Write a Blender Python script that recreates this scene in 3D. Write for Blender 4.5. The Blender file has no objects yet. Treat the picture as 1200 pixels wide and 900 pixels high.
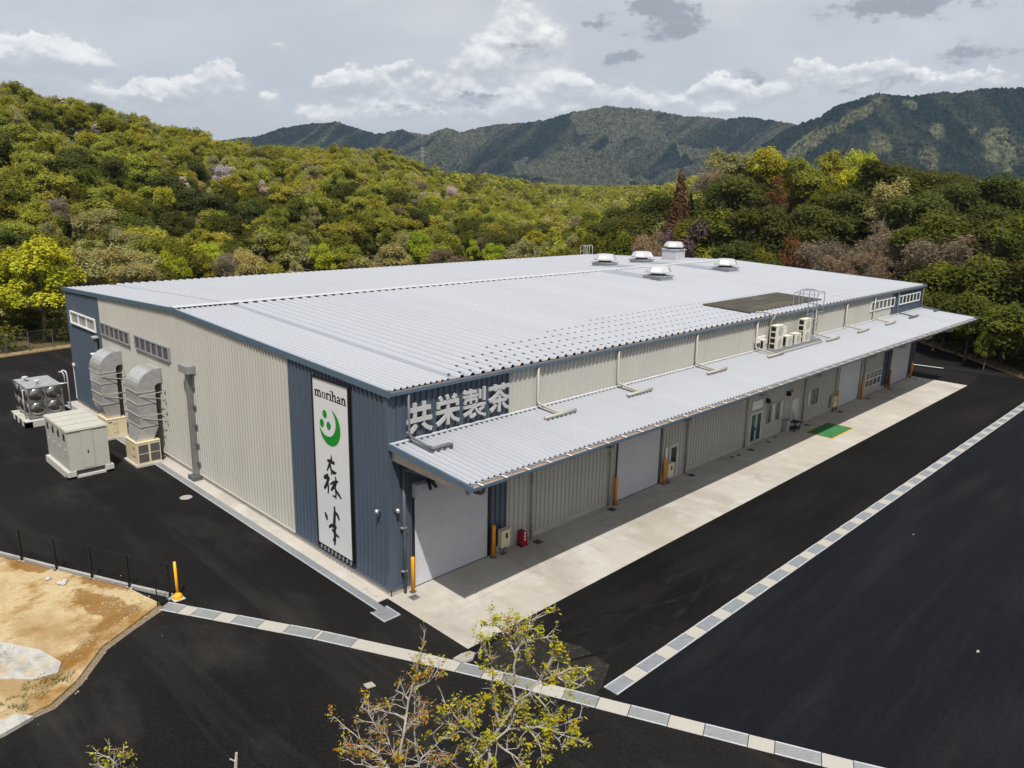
import bpy, math, random
import numpy as np
from mathutils import Vector
R_ = math.radians
random.seed(7)
rng = np.random.default_rng(11)
scene = bpy.context.scene
COL = scene.collection

# ------------------------------------------------------------------ camera model
CAM = np.array([-16.6778, -23.1818, 16.0064])
RM = np.array([[0.7072572066850674, -0.7066571827287598, 0.02056379560995982],
               [-0.15606196811038037, -0.18443251645000944, -0.9703758596468854],
               [0.6895157037381748, 0.6830960935137672, -0.24072353712231834]])
FPX = 900.4
def ray(u, v):
    return RM.T @ np.array([(u - 600) / FPX, (v - 450) / FPX, 1.0])
def project(P):
    q = (np.asarray(P, float) - CAM) @ RM.T
    return 600 + FPX * q[..., 0] / q[..., 2], 450 + FPX * q[..., 1] / q[..., 2], q[..., 2]

cam = bpy.data.cameras.new('camera')
co = bpy.data.objects.new('camera', cam)
COL.objects.link(co)
from mathutils import Matrix
M = Matrix(((RM[0][0], -RM[1][0], -RM[2][0], CAM[0]), (RM[0][1], -RM[1][1], -RM[2][1], CAM[1]),
            (RM[0][2], -RM[1][2], -RM[2][2], CAM[2]), (0, 0, 0, 1)))
co.matrix_world = M
cam.sensor_width = 36
cam.lens = 36 * FPX / 1200
cam.clip_start = 0.2
cam.clip_end = 20000
scene.camera = co

# ------------------------------------------------------------------ helpers
class MB:
    def __init__(s): s.v = []; s.f = []; s.m = []; s.c = []
    def add(s, vs, fs, mi=0):
        o = len(s.v); s.c.append((o, len(s.f))); s.v += [tuple(v) for v in vs]
        for f in fs: s.f.append(tuple(i + o for i in f)); s.m.append(mi)
        return s
    def box(s, x0, x1, y0, y1, z0, z1, mi=0, fn=None):
        x0, x1 = min(x0, x1), max(x0, x1); y0, y1 = min(y0, y1), max(y0, y1); z0, z1 = min(z0, z1), max(z0, z1)
        vs = [(x, y, z) for z in (z0, z1) for x, y in ((x0, y0), (x1, y0), (x1, y1), (x0, y1))]
        if fn: vs = [fn(*v) for v in vs]
        return s.add(vs, [(3, 2, 1, 0), (4, 5, 6, 7), (0, 1, 5, 4), (1, 2, 6, 5), (2, 3, 7, 6), (3, 0, 4, 7)], mi)
    def hexa(s, a, b, mi=0):
        return s.add(list(a) + list(b), [(3, 2, 1, 0), (4, 5, 6, 7), (0, 1, 5, 4), (1, 2, 6, 5), (2, 3, 7, 6), (3, 0, 4, 7)], mi)
    def tube(s, pts, r, n=8, mi=0, cap=True):
        pts = [Vector(p) for p in pts]; N = len(pts)
        rs = list(r) if hasattr(r, '__len__') else [r] * N
        rings = []
        prev = None
        for i, p in enumerate(pts):
            if i == 0: t = pts[1] - p
            elif i == N - 1: t = p - pts[i - 1]
            else: t = (pts[i + 1] - p).normalized() + (p - pts[i - 1]).normalized()
            t = t.normalized() if t.length > 1e-9 else Vector((0, 0, 1))
            ref = prev if prev is not None else (Vector((0, 0, 1)) if abs(t.z) < .9 else Vector((1, 0, 0)))
            u = ref - t * ref.dot(t)
            if u.length < 1e-6: u = t.orthogonal()
            u.normalize(); prev = u
            w = t.cross(u)
            rings.append([p + (u * math.cos(2 * math.pi * k / n) + w * math.sin(2 * math.pi * k / n)) * rs[i] for k in range(n)])
        vs = [q for rg in rings for q in rg]
        fs = []
        for i in range(N - 1):
            for k in range(n):
                k2 = (k + 1) % n
                fs.append((i * n + k, i * n + k2, (i + 1) * n + k2, (i + 1) * n + k))
        if cap:
            fs.append(tuple(range(n - 1, -1, -1))); fs.append(tuple((N - 1) * n + k for k in range(n)))
        return s.add(vs, fs, mi)
    def prism(s, poly, fn0, fn1, mi=0):
        n = len(poly)
        vs = [fn0(*p) for p in poly] + [fn1(*p) for p in poly]
        fs = [tuple(range(n - 1, -1, -1)), tuple(range(n, 2 * n))] + [(i, (i + 1) % n, n + (i + 1) % n, n + i) for i in range(n)]
        return s.add(vs, fs, mi)
    def lathe(s, cx, cy, prof, n=20, mi=0):
        vs = []; fs = []
        for r, z in prof:
            for k in range(n):
                a = 2 * math.pi * k / n; vs.append((cx + r * math.cos(a), cy + r * math.sin(a), z))
        for i in range(len(prof) - 1):
            for k in range(n):
                k2 = (k + 1) % n; fs.append((i * n + k, i * n + k2, (i + 1) * n + k2, (i + 1) * n + k))
        fs.append(tuple((len(prof) - 1) * n + k for k in range(n))); fs.append(tuple(range(n - 1, -1, -1)))
        return s.add(vs, fs, mi)

def wloc(o):
    v = Vector((0, 0, 0))
    while o is not None:
        v += o.location; o = o.parent
    return v
SPLIT = {'plinth', 'verge_fascia', 'canopy_fascia', 'saddle_flashing', 'pipe_clip', 'pad', 'pipework', 'guide_rail', 'brace', 'door_fitting'}
def build(name, mb, mats, parent=None, smooth=False, origin=None):
    if name in SPLIT and len(mb.c) > 1:
        for i, (v0, f0) in enumerate(mb.c):
            v1, f1 = mb.c[i + 1] if i + 1 < len(mb.c) else (len(mb.v), len(mb.f))
            q = MB(); q.add(mb.v[v0:v1], [tuple(k - v0 for k in f) for f in mb.f[f0:f1]]); q.m = mb.m[f0:f1]
            o = build(name, q, mats, parent, smooth, origin)
        return o
    me = bpy.data.meshes.new(name)
    off = wloc(parent) if parent is not None else Vector(origin or (0, 0, 0))
    me.from_pydata([(v[0] - off.x, v[1] - off.y, v[2] - off.z) for v in mb.v], [], mb.f)
    if not isinstance(mats, (list, tuple)): mats = [mats]
    for m in mats: me.materials.append(m)
    me.polygons.foreach_set('material_index', mb.m)
    if smooth: me.polygons.foreach_set('use_smooth', [True] * len(me.polygons))
    me.update()
    o = bpy.data.objects.new(name, me); COL.objects.link(o)
    if parent is not None: o.parent = parent
    else: o.location = off
    return o
def tag(o, label, cat, group=None):
    o['label'] = label; o['category'] = cat
    if group: o['group'] = group
    return o
def thing(name, label, cat, loc=(0, 0, 0), group=None):
    o = bpy.data.objects.new(name, None); COL.objects.link(o); o.location = loc
    o.empty_display_size = .3
    return tag(o, label, cat, group)
def kids(o): return [c for c in ALLCH.get(o.name, [])]
def copy_tree(o, parent=None):
    c = o.copy(); COL.objects.link(c)
    if parent is not None: c.parent = parent
    for ch in list(o.children): copy_tree(ch, c)
    return c
def struct(o): o['kind'] = 'structure'; return o
def np_mesh(name, V, Q, mats, col=None, smooth=False, k=4):
    me = bpy.data.meshes.new(name)
    nv, nq = len(V), len(Q)
    me.vertices.add(nv); me.vertices.foreach_set('co', np.ascontiguousarray(V, np.float32).ravel())
    me.loops.add(nq * k); me.loops.foreach_set('vertex_index', np.ascontiguousarray(Q, np.int32).ravel())
    me.polygons.add(nq)
    me.polygons.foreach_set('loop_start', np.arange(0, nq * k, k, dtype=np.int32))
    me.polygons.foreach_set('loop_total', np.full(nq, k, dtype=np.int32))
    if smooth: me.polygons.foreach_set('use_smooth', np.ones(nq, dtype=bool))
    for m in mats: me.materials.append(m)
    if col is not None:
        a = me.color_attributes.new('tint', 'FLOAT_COLOR', 'POINT')
        c4 = np.ones((nv, 4), np.float32); c4[:, :3] = col
        a.data.foreach_set('color', c4.ravel())
    me.update(calc_edges=True)
    return me

# ------------------------------------------------------------------ materials
def mat(name, base, rough=.6, metal=0.0, var=.12, scale=3.0, detail=4, bump=0.0, bscale=40, spec=.4, coord='Object', stretch=None, var2=None):
    m = bpy.data.materials.new(name); m.use_nodes = True
    nt = m.node_tree; N = nt.nodes; L = nt.links
    b = N['Principled BSDF']
    b.inputs['Roughness'].default_value = rough; b.inputs['Metallic'].default_value = metal
    b.inputs['Specular IOR Level'].default_value = spec
    tc = N.new('ShaderNodeTexCoord'); src = tc.outputs[coord]
    if stretch:
        mp = N.new('ShaderNodeMapping'); mp.inputs['Scale'].default_value = stretch; L.new(src, mp.inputs['Vector']); src = mp.outputs[0]
    nz = N.new('ShaderNodeTexNoise'); nz.inputs['Scale'].default_value = scale; nz.inputs['Detail'].default_value = detail
    nz.inputs['Roughness'].default_value = .6
    L.new(src, nz.inputs['Vector'])
    rp = N.new('ShaderNodeValToRGB')
    lo = [max(0, c * (1 - var)) for c in base]; hi = [min(1, c * (1 + var)) for c in base]
    if var2: lo, hi = var2
    rp.color_ramp.elements[0].position = .3; rp.color_ramp.elements[1].position = .7
    rp.color_ramp.elements[0].color = (*lo, 1); rp.color_ramp.elements[1].color = (*hi, 1)
    L.new(nz.outputs['Fac'], rp.inputs[0]); L.new(rp.outputs[0], b.inputs['Base Color'])
    if bump:
        n2 = N.new('ShaderNodeTexNoise'); n2.inputs['Scale'].default_value = bscale; n2.inputs['Detail'].default_value = 3
        L.new(src, n2.inputs['Vector'])
        bp = N.new('ShaderNodeBump'); bp.inputs['Strength'].default_value = bump; bp.inputs['Distance'].default_value = .02
        L.new(n2.outputs['Fac'], bp.inputs['Height']); L.new(bp.outputs[0], b.inputs['Normal'])
    return m

def layered(name, base, layers, rough=.9, spec=.2, bump=None, metal=0):
    """base colour, then (colour, scale, lo, hi, strength, stretch) noise masks mixed over it"""
    m = bpy.data.materials.new(name); m.use_nodes = True
    nt = m.node_tree; N = nt.nodes; L = nt.links
    b = N['Principled BSDF']; b.inputs['Roughness'].default_value = rough; b.inputs['Specular IOR Level'].default_value = spec
    b.inputs['Metallic'].default_value = metal
    tc = N.new('ShaderNodeTexCoord')
    cur = None
    for i, lay in enumerate(layers):
        c, sc, lo, hi, st, stretch = lay[:6]
        mp = N.new('ShaderNodeMapping'); mp.inputs['Location'].default_value = (i * 13.7, i * 5.1, 0)
        if stretch:
            mp.inputs['Scale'].default_value = stretch[:3]
            if len(stretch) > 3: mp.inputs['Rotation'].default_value = (0, 0, stretch[3])
        L.new(tc.outputs['Object'], mp.inputs['Vector'])
        nz = N.new('ShaderNodeTexNoise'); nz.inputs['Scale'].default_value = sc; nz.inputs['Detail'].default_value = 6
        nz.inputs['Roughness'].default_value = lay[6] if len(lay) > 6 else .62
        L.new(mp.outputs[0], nz.inputs['Vector'])
        mr = N.new('ShaderNodeMapRange'); mr.inputs['From Min'].default_value = lo; mr.inputs['From Max'].default_value = hi
        mr.inputs['To Max'].default_value = st
        L.new(nz.outputs['Fac'], mr.inputs['Value'])
        mx = N.new('ShaderNodeMix'); mx.data_type = 'RGBA'
        if cur is None: mx.inputs[6].default_value = (*base, 1)
        else: L.new(cur, mx.inputs[6])
        mx.inputs[7].default_value = (*c, 1)
        L.new(mr.outputs[0], mx.inputs[0]); cur = mx.outputs[2]
    L.new(cur, b.inputs['Base Color'])
    if bump:
        nz = N.new('ShaderNodeTexNoise'); nz.inputs['Scale'].default_value = bump[0]; nz.inputs['Detail'].default_value = 4
        L.new(tc.outputs['Object'], nz.inputs['Vector'])
        bp = N.new('ShaderNodeBump'); bp.inputs['Strength'].default_value = bump[1]; bp.inputs['Distance'].default_value = bump[2]
        L.new(nz.outputs['Fac'], bp.inputs['Height']); L.new(bp.outputs[0], b.inputs['Normal'])
    return m

X = {}
X['blue'] = layered('blue_steel', (.066, .088, .120), [((.056, .076, .105), .5, .45, .7, .7, (1, 1, .06)), ((.070, .090, .118), 1.3, .5, .78, .5, (1, 1, .12))], rough=.42, spec=.45)
X['blue_trim'] = mat('blue_trim', (.072, .118, .165), .4, 0, .08, 1.5, spec=.5)
X['beige'] = layered('beige_steel', (.43, .416, .375), [((.39, .375, .335), .5, .45, .7, .7, (1, 1, .06)), ((.42, .41, .375), 1.1, .5, .75, .6, (1, 1, .3)), ((.32, .305, .27), 2.2, .60, .85, .35, (1, 1, .08))], rough=.45, spec=.4)
X['beige_pipe'] = mat('beige_pipe', (.355, .335, .285), .5, 0, .08, 2)
X['galv'] = layered('galvalume_roof', (.425, .44, .47), [((.38, .395, .425), .35, .40, .70, .55, (1, .12, 1)), ((.46, .47, .495), 1.6, .5, .8, .5, (1, .08, 1))], rough=.42, spec=.5, metal=.1)
X['galv_pan'] = layered('galvalume_pan_shade', (.270, .286, .321), [((.232, .248, .282), .35, .40, .70, .6, (1, .12, 1)), ((.31, .325, .355), 1.6, .5, .8, .5, (1, .08, 1)), ((.245, .255, .277), 1.1, .58, .8, .5, (1, .25, 1))], rough=.45, spec=.5, metal=.1)  # darker copy of the roof sheet, shade between ribs put into the colour
X['galv_flat'] = mat('galvalume_flashing', (.55, .56, .58), .4, .3, .08, 2)
X['duct'] = mat('duct_sheet', (.56, .56, .55), .27, .6, .12, 3, bump=.08, bscale=6)
X['duct_dark'] = mat('duct_sheet_dark', (.30, .29, .28), .45, .6, .12, 4)
X['steel'] = mat('stainless_tank', (.36, .35, .33), .22, .95, .12, 3, bump=.06, bscale=4)
X['clip'] = mat('clip_grey', (.12, .125, .14), .5, .2, .15, 5)
X['hood'] = mat('bright_hood', (.80, .79, .77), .32, .75, .06, 3)
X['steel_box'] = mat('galvanised_steel', (.42, .43, .43), .42, .6, .15, 5)
X['conc'] = layered('slab_concrete', (.42, .395, .355), [((.31, .28, .235), .22, .42, .66, .85, (1, .6, 1)), ((.51, .49, .455), .55, .50, .72, .8, None), ((.24, .22, .19), 1.5, .54, .78, .65, (1, .35, 1)), ((.48, .44, .365), .12, .45, .7, .5, None), ((.30, .28, .25), 14, .55, .8, .35, None)], rough=.85, spec=.25, bump=(60, .15, .01))
X['conc_base'] = mat('plinth_concrete', (.40, .37, .32), .85, 0, .14, 1.5, bump=.15, bscale=30)
X['conc_light'] = mat('pale_concrete', (.43, .415, .38), .85, 0, .14, 2.5, bump=.2, bscale=40)
X['joint'] = mat('joint_line', (.30, .28, .25), .9, 0, .1)
X['asphalt'] = layered('asphalt_yard', (.0068, .0064, .0062), [((.016, .0145, .013), .06, .42, .72, .9, None), ((.0045, .0045, .0047), .16, .5, .72, .8, (1, .3, 1, .9)), ((.036, .0325, .029), .40, .52, .82, .7, (1, .45, 1, .4)), ((.034, .031, .028), 8, .52, .66, .5, None, .85), ((.0012, .0012, .0012), 7, .52, .66, .6, None, .85), ((.10, .095, .085), 5.5, .71, .80, .5, (1, .4, 1, .6)), ((.040, .037, .033), .7, .54, .84, .55, (1, .07, 1, .75))], rough=.92, spec=.10, bump=(25, .6, .02))
X['asphalt_lot'] = layered('asphalt_lot', (.0055, .0063, .0085), [((.0050, .0055, .0070), .10, .45, .7, .9, (1, .25, 1)), ((.0155, .016, .0175), .5, .50, .80, .8, (.18, 1, 1)), ((.015, .0158, .019), 1.7, .50, .72, .45, (.05, 1, 1), .75), ((.018, .019, .022), 8, .52, .66, .45, (.6, 1, 1), .85), ((.001, .001, .0016), 7, .52, .66, .6, (.6, 1, 1), .85), ((.10, .10, .10), 4.2, .745, .80, .5, None)], rough=.9, spec=.10, bump=(25, .5, .02))
X['asphalt_lane'] = layered('asphalt_lane', (.0068, .0064, .0064), [((.0032, .0032, .0034), .16, .42, .66, .9, (1, .25, 1)), ((.018, .016, .014), .4, .48, .80, .8, (.16, 1, 1)), ((.016, .0148, .0135), 1.7, .50, .72, .5, (.05, 1, 1), .75), ((.022, .020, .0185), 8, .52, .66, .45, (.6, 1, 1), .85), ((.001, .001, .001), 7, .52, .66, .6, (.6, 1, 1), .85), ((.05, .045, .038), 1.2, .66, .85, .6, None)], rough=.92, spec=.10, bump=(25, .6, .02))
X['dusty'] = layered('dusty_asphalt', (.018, .0165, .015), [((.075, .067, .057), 2.5, .5, .68, .7, None, .9), ((.007, .007, .007), .8, .5, .7, .7, None), ((.08, .07, .06), 9, .6, .8, .5, None)], rough=.95, spec=.1, bump=(90, .6, .01))
X['dirt'] = layered('sandy_dirt', (.44, .34, .195), [((.23, .115, .022), .38, .49, .58, .95, (.8, 1, 1)), ((.50, .40, .235), 1.1, .48, .70, .7, None), ((.33, .215, .085), 3.5, .52, .75, .5, None), ((.23, .13, .045), .22, .52, .62, .6, (1, .5, 1, .5)), ((.50, .41, .26), 9, .62, .75, .4, None), ((.17, .09, .025), 4.5, .60, .72, .5, None)], rough=.95, spec=.1, bump=(14, .9, .06))
def damp(m, pts, colour):
    nt = m.node_tree; N = nt.nodes; L = nt.links; b = N['Principled BSDF']
    tc = N.new('ShaderNodeTexCoord'); nz = N.new('ShaderNodeTexNoise'); nz.inputs['Scale'].default_value = 1.1; nz.inputs['Detail'].default_value = 7; nz.inputs['Roughness'].default_value = .68
    L.new(tc.outputs['Object'], nz.inputs['Vector']); acc = None
    for x, y, rx, ry, rot in pts:
        mp = N.new('ShaderNodeMapping'); mp.vector_type = 'TEXTURE'; mp.inputs['Location'].default_value = (x, y, .1); mp.inputs['Rotation'].default_value = (0, 0, rot); mp.inputs['Scale'].default_value = (rx, ry, 1)
        L.new(tc.outputs['Object'], mp.inputs[0]); ln = N.new('ShaderNodeVectorMath'); ln.operation = 'LENGTH'; L.new(mp.outputs[0], ln.inputs[0])
        s = N.new('ShaderNodeMath'); s.operation = 'SUBTRACT'; s.inputs[0].default_value = 1.0; L.new(ln.outputs['Value'], s.inputs[1])
        if acc is None: acc = s.outputs[0]
        else:
            mxn = N.new('ShaderNodeMath'); mxn.operation = 'MAXIMUM'; L.new(acc, mxn.inputs[0]); L.new(s.outputs[0], mxn.inputs[1]); acc = mxn.outputs[0]
    ma = N.new('ShaderNodeMath'); ma.operation = 'MULTIPLY_ADD'; ma.inputs[1].default_value = 2.6; L.new(nz.outputs['Fac'], ma.inputs[0]); L.new(acc, ma.inputs[2])
    mr = N.new('ShaderNodeMapRange'); mr.inputs['From Min'].default_value = 1.42; mr.inputs['From Max'].default_value = 1.62; mr.inputs['To Max'].default_value = .85; L.new(ma.outputs[0], mr.inputs['Value'])
    mx = N.new('ShaderNodeMix'); mx.data_type = 'RGBA'; src = b.inputs['Base Color'].links[0].from_socket
    L.new(src, mx.inputs[6]); mx.inputs[7].default_value = (*colour, 1); L.new(mr.outputs[0], mx.inputs[0]); L.new(mx.outputs[2], b.inputs['Base Color'])
damp(X['dirt'], [(-8.75, 7.2, .75, 1.9, .25), (-8.1, 8.9, .5, 1.6, .43), (-9.75, 12.6, .7, 1.5, .43), (-8.7, 5.6, 1.3, .5, .5), (-10.4, 4.0, 1.6, .5, .75)], (.20, .10, .022))
X['gravel'] = layered('dirt_edge_gravel', (.20, .155, .105), [((.36, .30, .22), 16, .5, .7, .8, None), ((.12, .09, .06), 6, .5, .75, .6, None)], rough=.95, spec=.1, bump=(40, 1, .04))
X['rampc'] = layered('weathered_concrete', (.40, .39, .36), [((.25, .235, .205), 2.6, .45, .62, .85, (1, .4, 1, .8)), ((.46, .45, .42), 6, .5, .7, .6, None), ((.38, .27, .12), 1.1, .52, .68, .8, None), ((.40, .30, .16), .9, .55, .75, .7, None)], rough=.9, spec=.15, bump=(20, .6, .03))
X['shutter'] = mat('shutter_white', (.50, .50, .52), .5, 0, .04, 1.2, spec=.35)
X['black'] = mat('black_rail', (.006, .006, .007), .5, 0, .1)
X['fence_black'] = mat('black_fence', (.004, .004, .0045), .5, 0, .1)
X['darkgrey'] = mat('dark_grey_pipe', (.085, .09, .10), .5, 0, .1, 3)
X['grey'] = mat('grey_frame', (.25, .25, .25), .5, 0, .1, 3)
X['louvre'] = mat('louvre_dark', (.085, .078, .078), .6, 0, .15, 6)
X['white'] = mat('white_paint', (.68, .67, .64), .5, 0, .05, 3)
X['frost'] = mat('frosted_pane', (.42, .41, .38), .25, 0, .1, 2)
X['glass'] = mat('dark_glass', (.010, .013, .013), .15, 0, .3, 1.5, spec=.12)
X['glass_teal'] = mat('teal_glass', (.018, .045, .040), .15, 0, .3, 1.5, spec=.15)
X['alum'] = mat('aluminium_door', (.38, .39, .39), .4, .3, .08, 3)
X['yellow'] = mat('yellow_post', (.80, .36, .008), .45, 0, .12, 6)
X['orange'] = mat('orange_post', (.72, .26, .012), .45, 0, .12, 6)
X['cream'] = mat('cream_paint', (.62, .53, .34), .5, 0, .06, 3)
X['cream_ac'] = mat('cream_casing', (.60, .565, .46), .5, 0, .05, 3)
X['cabinet'] = mat('cabinet_grey_beige', (.42, .41, .355), .5, 0, .05, 3)
X['cabinet_side'] = mat('cabinet_panel', (.36, .35, .31), .5, 0, .06, 3)
X['red'] = mat('red_enamel', (.30, .008, .018), .35, 0, .12, 5)
X['green_mat'] = mat('green_mat', (.035, .165, .052), .85, 0, .2, 2, bump=.3, bscale=60)
X['green_logo'] = mat('green_print', (.005, .22, .018), .5, 0, .02)
X['ink'] = mat('black_ink', (.012, .008, .016), .6, 0, .05)
X['signw'] = mat('sign_white', (.62, .62, .625), .45, 0, .025, 1)
X['letter'] = mat('letter_face', (.42, .415, .405), .4, .1, .05, 2)
X['mat_roof'] = mat('shade_mat', (.050, .046, .034), .9, 0, .2, 1.3, bump=.5, bscale=30)
X['mat_roof2'] = mat('shade_mat_worn', (.072, .062, .045), .9, 0, .2, 1.3, bump=.5, bscale=30)
X['gutter_in'] = mat('gutter_inside', (.255, .205, .17), .8, 0, .2, 3)
X['plat'] = mat('platform_steel', (.30, .32, .35), .5, .4, .1, 4)
X['soil'] = layered('forest_floor', (.050, .050, .020), [((.12, .085, .045), .12, .45, .65, .8, None), ((.035, .04, .015), .3, .5, .7, .8, None), ((.17, .13, .075), 1.4, .6, .8, .5, None)], rough=.95, spec=.1, bump=(1.5, .8, .3))
X['seam'] = mat('paving_seam', (.0035, .0035, .0038), .9, 0, .2)
X['tyre'] = layered('tyre_rubber', (.0030, .0030, .0032), [((.010, .0095, .0095), 1.2, .45, .6, .9, None)], rough=.8, spec=.15)
X['gravel_light'] = mat('pebble', (.27, .215, .145), .9, 0, .35, 3)
X['weed'] = mat('weed', (.10, .13, .03), .8, 0, .3, 5)
X['verge'] = layered('verge_soil', (.22, .16, .085), [((.20, .13, .06), 1.2, .45, .7, .8, None), ((.45, .36, .22), 4, .5, .75, .6, None)], rough=.95, spec=.1, bump=(12, .8, .05))
X['bark'] = mat('bark', (.12, .095, .07), .9, 0, .3, 5, bump=.5, bscale=20)
X['bark_pale'] = mat('pale_bark', (.33, .295, .26), .85, 0, .25, 12, bump=.4, bscale=40)
X['twig'] = mat('pale_twig', (.24, .20, .165), .9, 0, .25, 5)

# grating: fine bars across
def grating_mat(name, base, scale):
    m = mat(name, base, .45, .5, .1, 4)
    nt = m.node_tree; N = nt.nodes; L = nt.links; b = N['Principled BSDF']
    tc = N.new('ShaderNodeTexCoord'); wv = N.new('ShaderNodeTexWave'); wv.bands_direction = 'DIAGONAL'
    wv.inputs['Scale'].default_value = scale
    L.new(tc.outputs['Object'], wv.inputs['Vector'])
    mx = N.new('ShaderNodeMix'); mx.data_type = 'RGBA'; mx.blend_type = 'MULTIPLY'
    mr = N.new('ShaderNodeMapRange'); mr.inputs['To Min'].default_value = .78; mr.inputs['To Max'].default_value = 1.12
    L.new(wv.outputs['Color'], mr.inputs['Value'])
    src = b.inputs['Base Color'].links[0].from_socket
    mx.inputs[0].default_value = 1.0
    L.new(src, mx.inputs[6]); L.new(mr.outputs[0], mx.inputs[7]); L.new(mx.outputs[2], b.inputs['Base Color'])
    return m
X['grate'] = grating_mat('steel_grating', (.33, .355, .375), 5)
X['grate_pale'] = grating_mat('pale_grating', (.345, .355, .35), 7)
X['cover'] = layered('drain_concrete', (.37, .355, .315), [((.36, .34, .30), 2.2, .45, .7, .7, None), ((.20, .18, .15), 5, .6, .8, .5, None)], rough=.88, spec=.2, bump=(50, .3, .01))

# ------------------------------------------------------------------ ground sheets
def sheet(name, pts, z, m, sub=None):
    mb = MB(); mb.add([(x, y, z) for x, y in pts], [tuple(range(len(pts)))])
    o = build(name, mb, m); return struct(o)
YARD = [(-70, 44), (-20, 54.5), (-.6, 60.4), (5.6, 61.7), (30, 63), (60, 62), (78, 50), (86, 25), (84, 9.3), (80, 5.2), (73.9, -.9), (67.6, -7.7), (50, -25.3), (30, -48), (0, -75), (-70, -75)]
sheet('asphalt_yard', YARD, 0.0, X['asphalt'])
DR = [(-6.95, 5.55), (-3.65, -.32), (-1.9, -3.82), (-.56, -6.65), (1.0, -10.25), (4.02, -17.0), (8.3, -26.0)]   # front road drain, centre line
sheet('asphalt_lane', [(-1.0, -5.5), (-.25, -4.87), (60.3, -4.87), (66.9, -4.3), (67.2, -8.2), (64, -9.95), (1.6, -9.95), (1.05, -10.2), (.1, -8.0)], .004, X['asphalt_lane'])
sheet('asphalt_lot', [(1.25, -10.22), (64, -10.22), (66.8, -8.4), (49.5, -25.6), (29.6, -48), (12, -60), (12, -33), (8.5, -26), (4.3, -17.0)], .004, X['asphalt_lot'])
sheet('dust_patch', [(-.1, -5.3), (1.2, -5.2), (2.5, -6.1), (2.95, -7.6), (2.8, -9.0), (1.6, -9.6), (1.0, -9.7), (.3, -8.2), (-.5, -6.4)], .008, X['dusty'])
# concrete apron with joints
mb = MB()
mb.add([(-.17, -4.87, .016), (60.28, -4.87, .016), (60.28, .02, .016), (-.17, .02, .016)], [(0, 1, 2, 3)])
struct(build('concrete_apron', mb, X['conc']))
mb = MB()
for x in (5.9, 11.9, 17.9, 23.9, 29.9, 35.9, 41.9, 47.9, 53.9):
    mb.box(x - .012, x + .012, -4.86, 0, .0162, .0185)
mb.box(-.16, 60.27, -2.515, -2.495, .0165, .0192)
struct(build('apron_joints', mb, X['joint']))
mb = MB(); mb.box(-.655, .01, .0, 39.9, .004, .034)
struct(build('perimeter_path', mb, X['conc']))
# dirt plot
mb = MB()
dpl = [(-40, 76), (-30, 54), (-10.35, 14.0), (-9.1, 11.3), (-7.45, 7.7), (-6.98, 5.62), (-8.4, 4.75), (-9.6, 4.05), (-10.9, 2.5), (-11.9, 1.75), (-13.4, 1.6), (-20, 1.0), (-44, 2)]
mb.prism(dpl, lambda x, y: (x, y, -.3), lambda x, y: (x, y, .10))
struct(build('dirt_ground', mb, X['dirt']))
mb = MB()
edge = [(-6.95, 5.45), (-8.4, 4.7), (-9.6, 4.0), (-10.9, 2.45), (-11.9, 1.7), (-13.4, 1.55), (-20, .9)]
for i in range(len(edge) - 1):
    (x0, y0), (x1, y1) = edge[i], edge[i + 1]
    mb.add([(x0 + .12, y0 - .14, .006), (x1 + .12, y1 - .14, .006), (x1 - .55, y1 + .72, .1035), (x0 - .55, y0 + .68, .1035)], [(0, 1, 2, 3)])
struct(build('dirt_bank_edge', mb, X['gravel']))
mb = MB()
mb.prism([(-18, 9.6), (-12.3, 7.0), (-11.25, 5.2), (-10.95, 3.9), (-11.2, 3.35), (-11.9, 3.5), (-13.0, 4.6), (-19, 7.2)], lambda x, y: (x, y, .0), lambda x, y: (x, y, .14))
struct(build('concrete_ramp', mb, X['rampc']))
mb = MB(); mb.prism([(-20, 3), (-13.6, 1.9), (-12.75, 1.95), (-12.4, 1.45), (-13.2, 1.2), (-20, .6)], lambda x, y: (x, y, 0), lambda x, y: (x, y, .13))
struct(build('concrete_kerb_patch', mb, X['rampc']))
mb = MB()
for i, (x, y) in enumerate([(-9.6, 10.6), (-9.35, 9.9), (-9.25, 9.75), (-9.15, 9.95)]):
    mb.lathe(x, y, [(.05, .10), (.12, .14), (.10, .2), (.03, .23)], 7)
tag(build('rubble_stones', mb, X['conc_light']), 'few pale stones lying on the sandy dirt beside the black fence', 'stones', None)['kind'] = 'stuff'

mb = MB()
def arc_strip(cx, cy_, r, a0, a1, w, z):
    n = 40; vs = []; fs = []
    for k in range(n + 1):
        a = R_(a0 + (a1 - a0) * k / n); ww = w * (.35 + .65 * math.sin(math.pi * k / n))
        vs += [(cx + (r - ww) * math.cos(a), cy_ + (r - ww) * math.sin(a), z), (cx + (r + ww) * math.cos(a), cy_ + (r + ww) * math.sin(a), z)]
    for k in range(n): fs.append((2 * k, 2 * k + 1, 2 * k + 3, 2 * k + 2))
    mb.add(vs, fs)
for i, q in enumerate(((6.5, 2.5, 11.3, -118, -62, .12), (6.6, 2.3, 9.7, -112, -58, .10), (12, 4, 12.6, -125, -80, .12), (12.1, 3.8, 11.0, -120, -82, .10), (-6, -24, 16, 62, 112, .12), (-6, -24, 14.4, 64, 108, .12))): arc_strip(*q, .0085 + .0006 * i)
struct(build('tyre_marks', mb, X['tyre']))
mb = MB(); rp = random.Random(5)
def pebble(x, y, z, r):
    a = rp.random() * 6; n = 5
    vs = [(x + r * math.cos(a + k * 6.283 / n) * rp.uniform(.7, 1.2), y + r * math.sin(a + k * 6.283 / n) * rp.uniform(.7, 1.2), z) for k in range(n)] + [(x + r * .2, y, z + r * .8)]
    mb.add(vs, [(k, (k + 1) % n, n) for k in range(n)])
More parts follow.
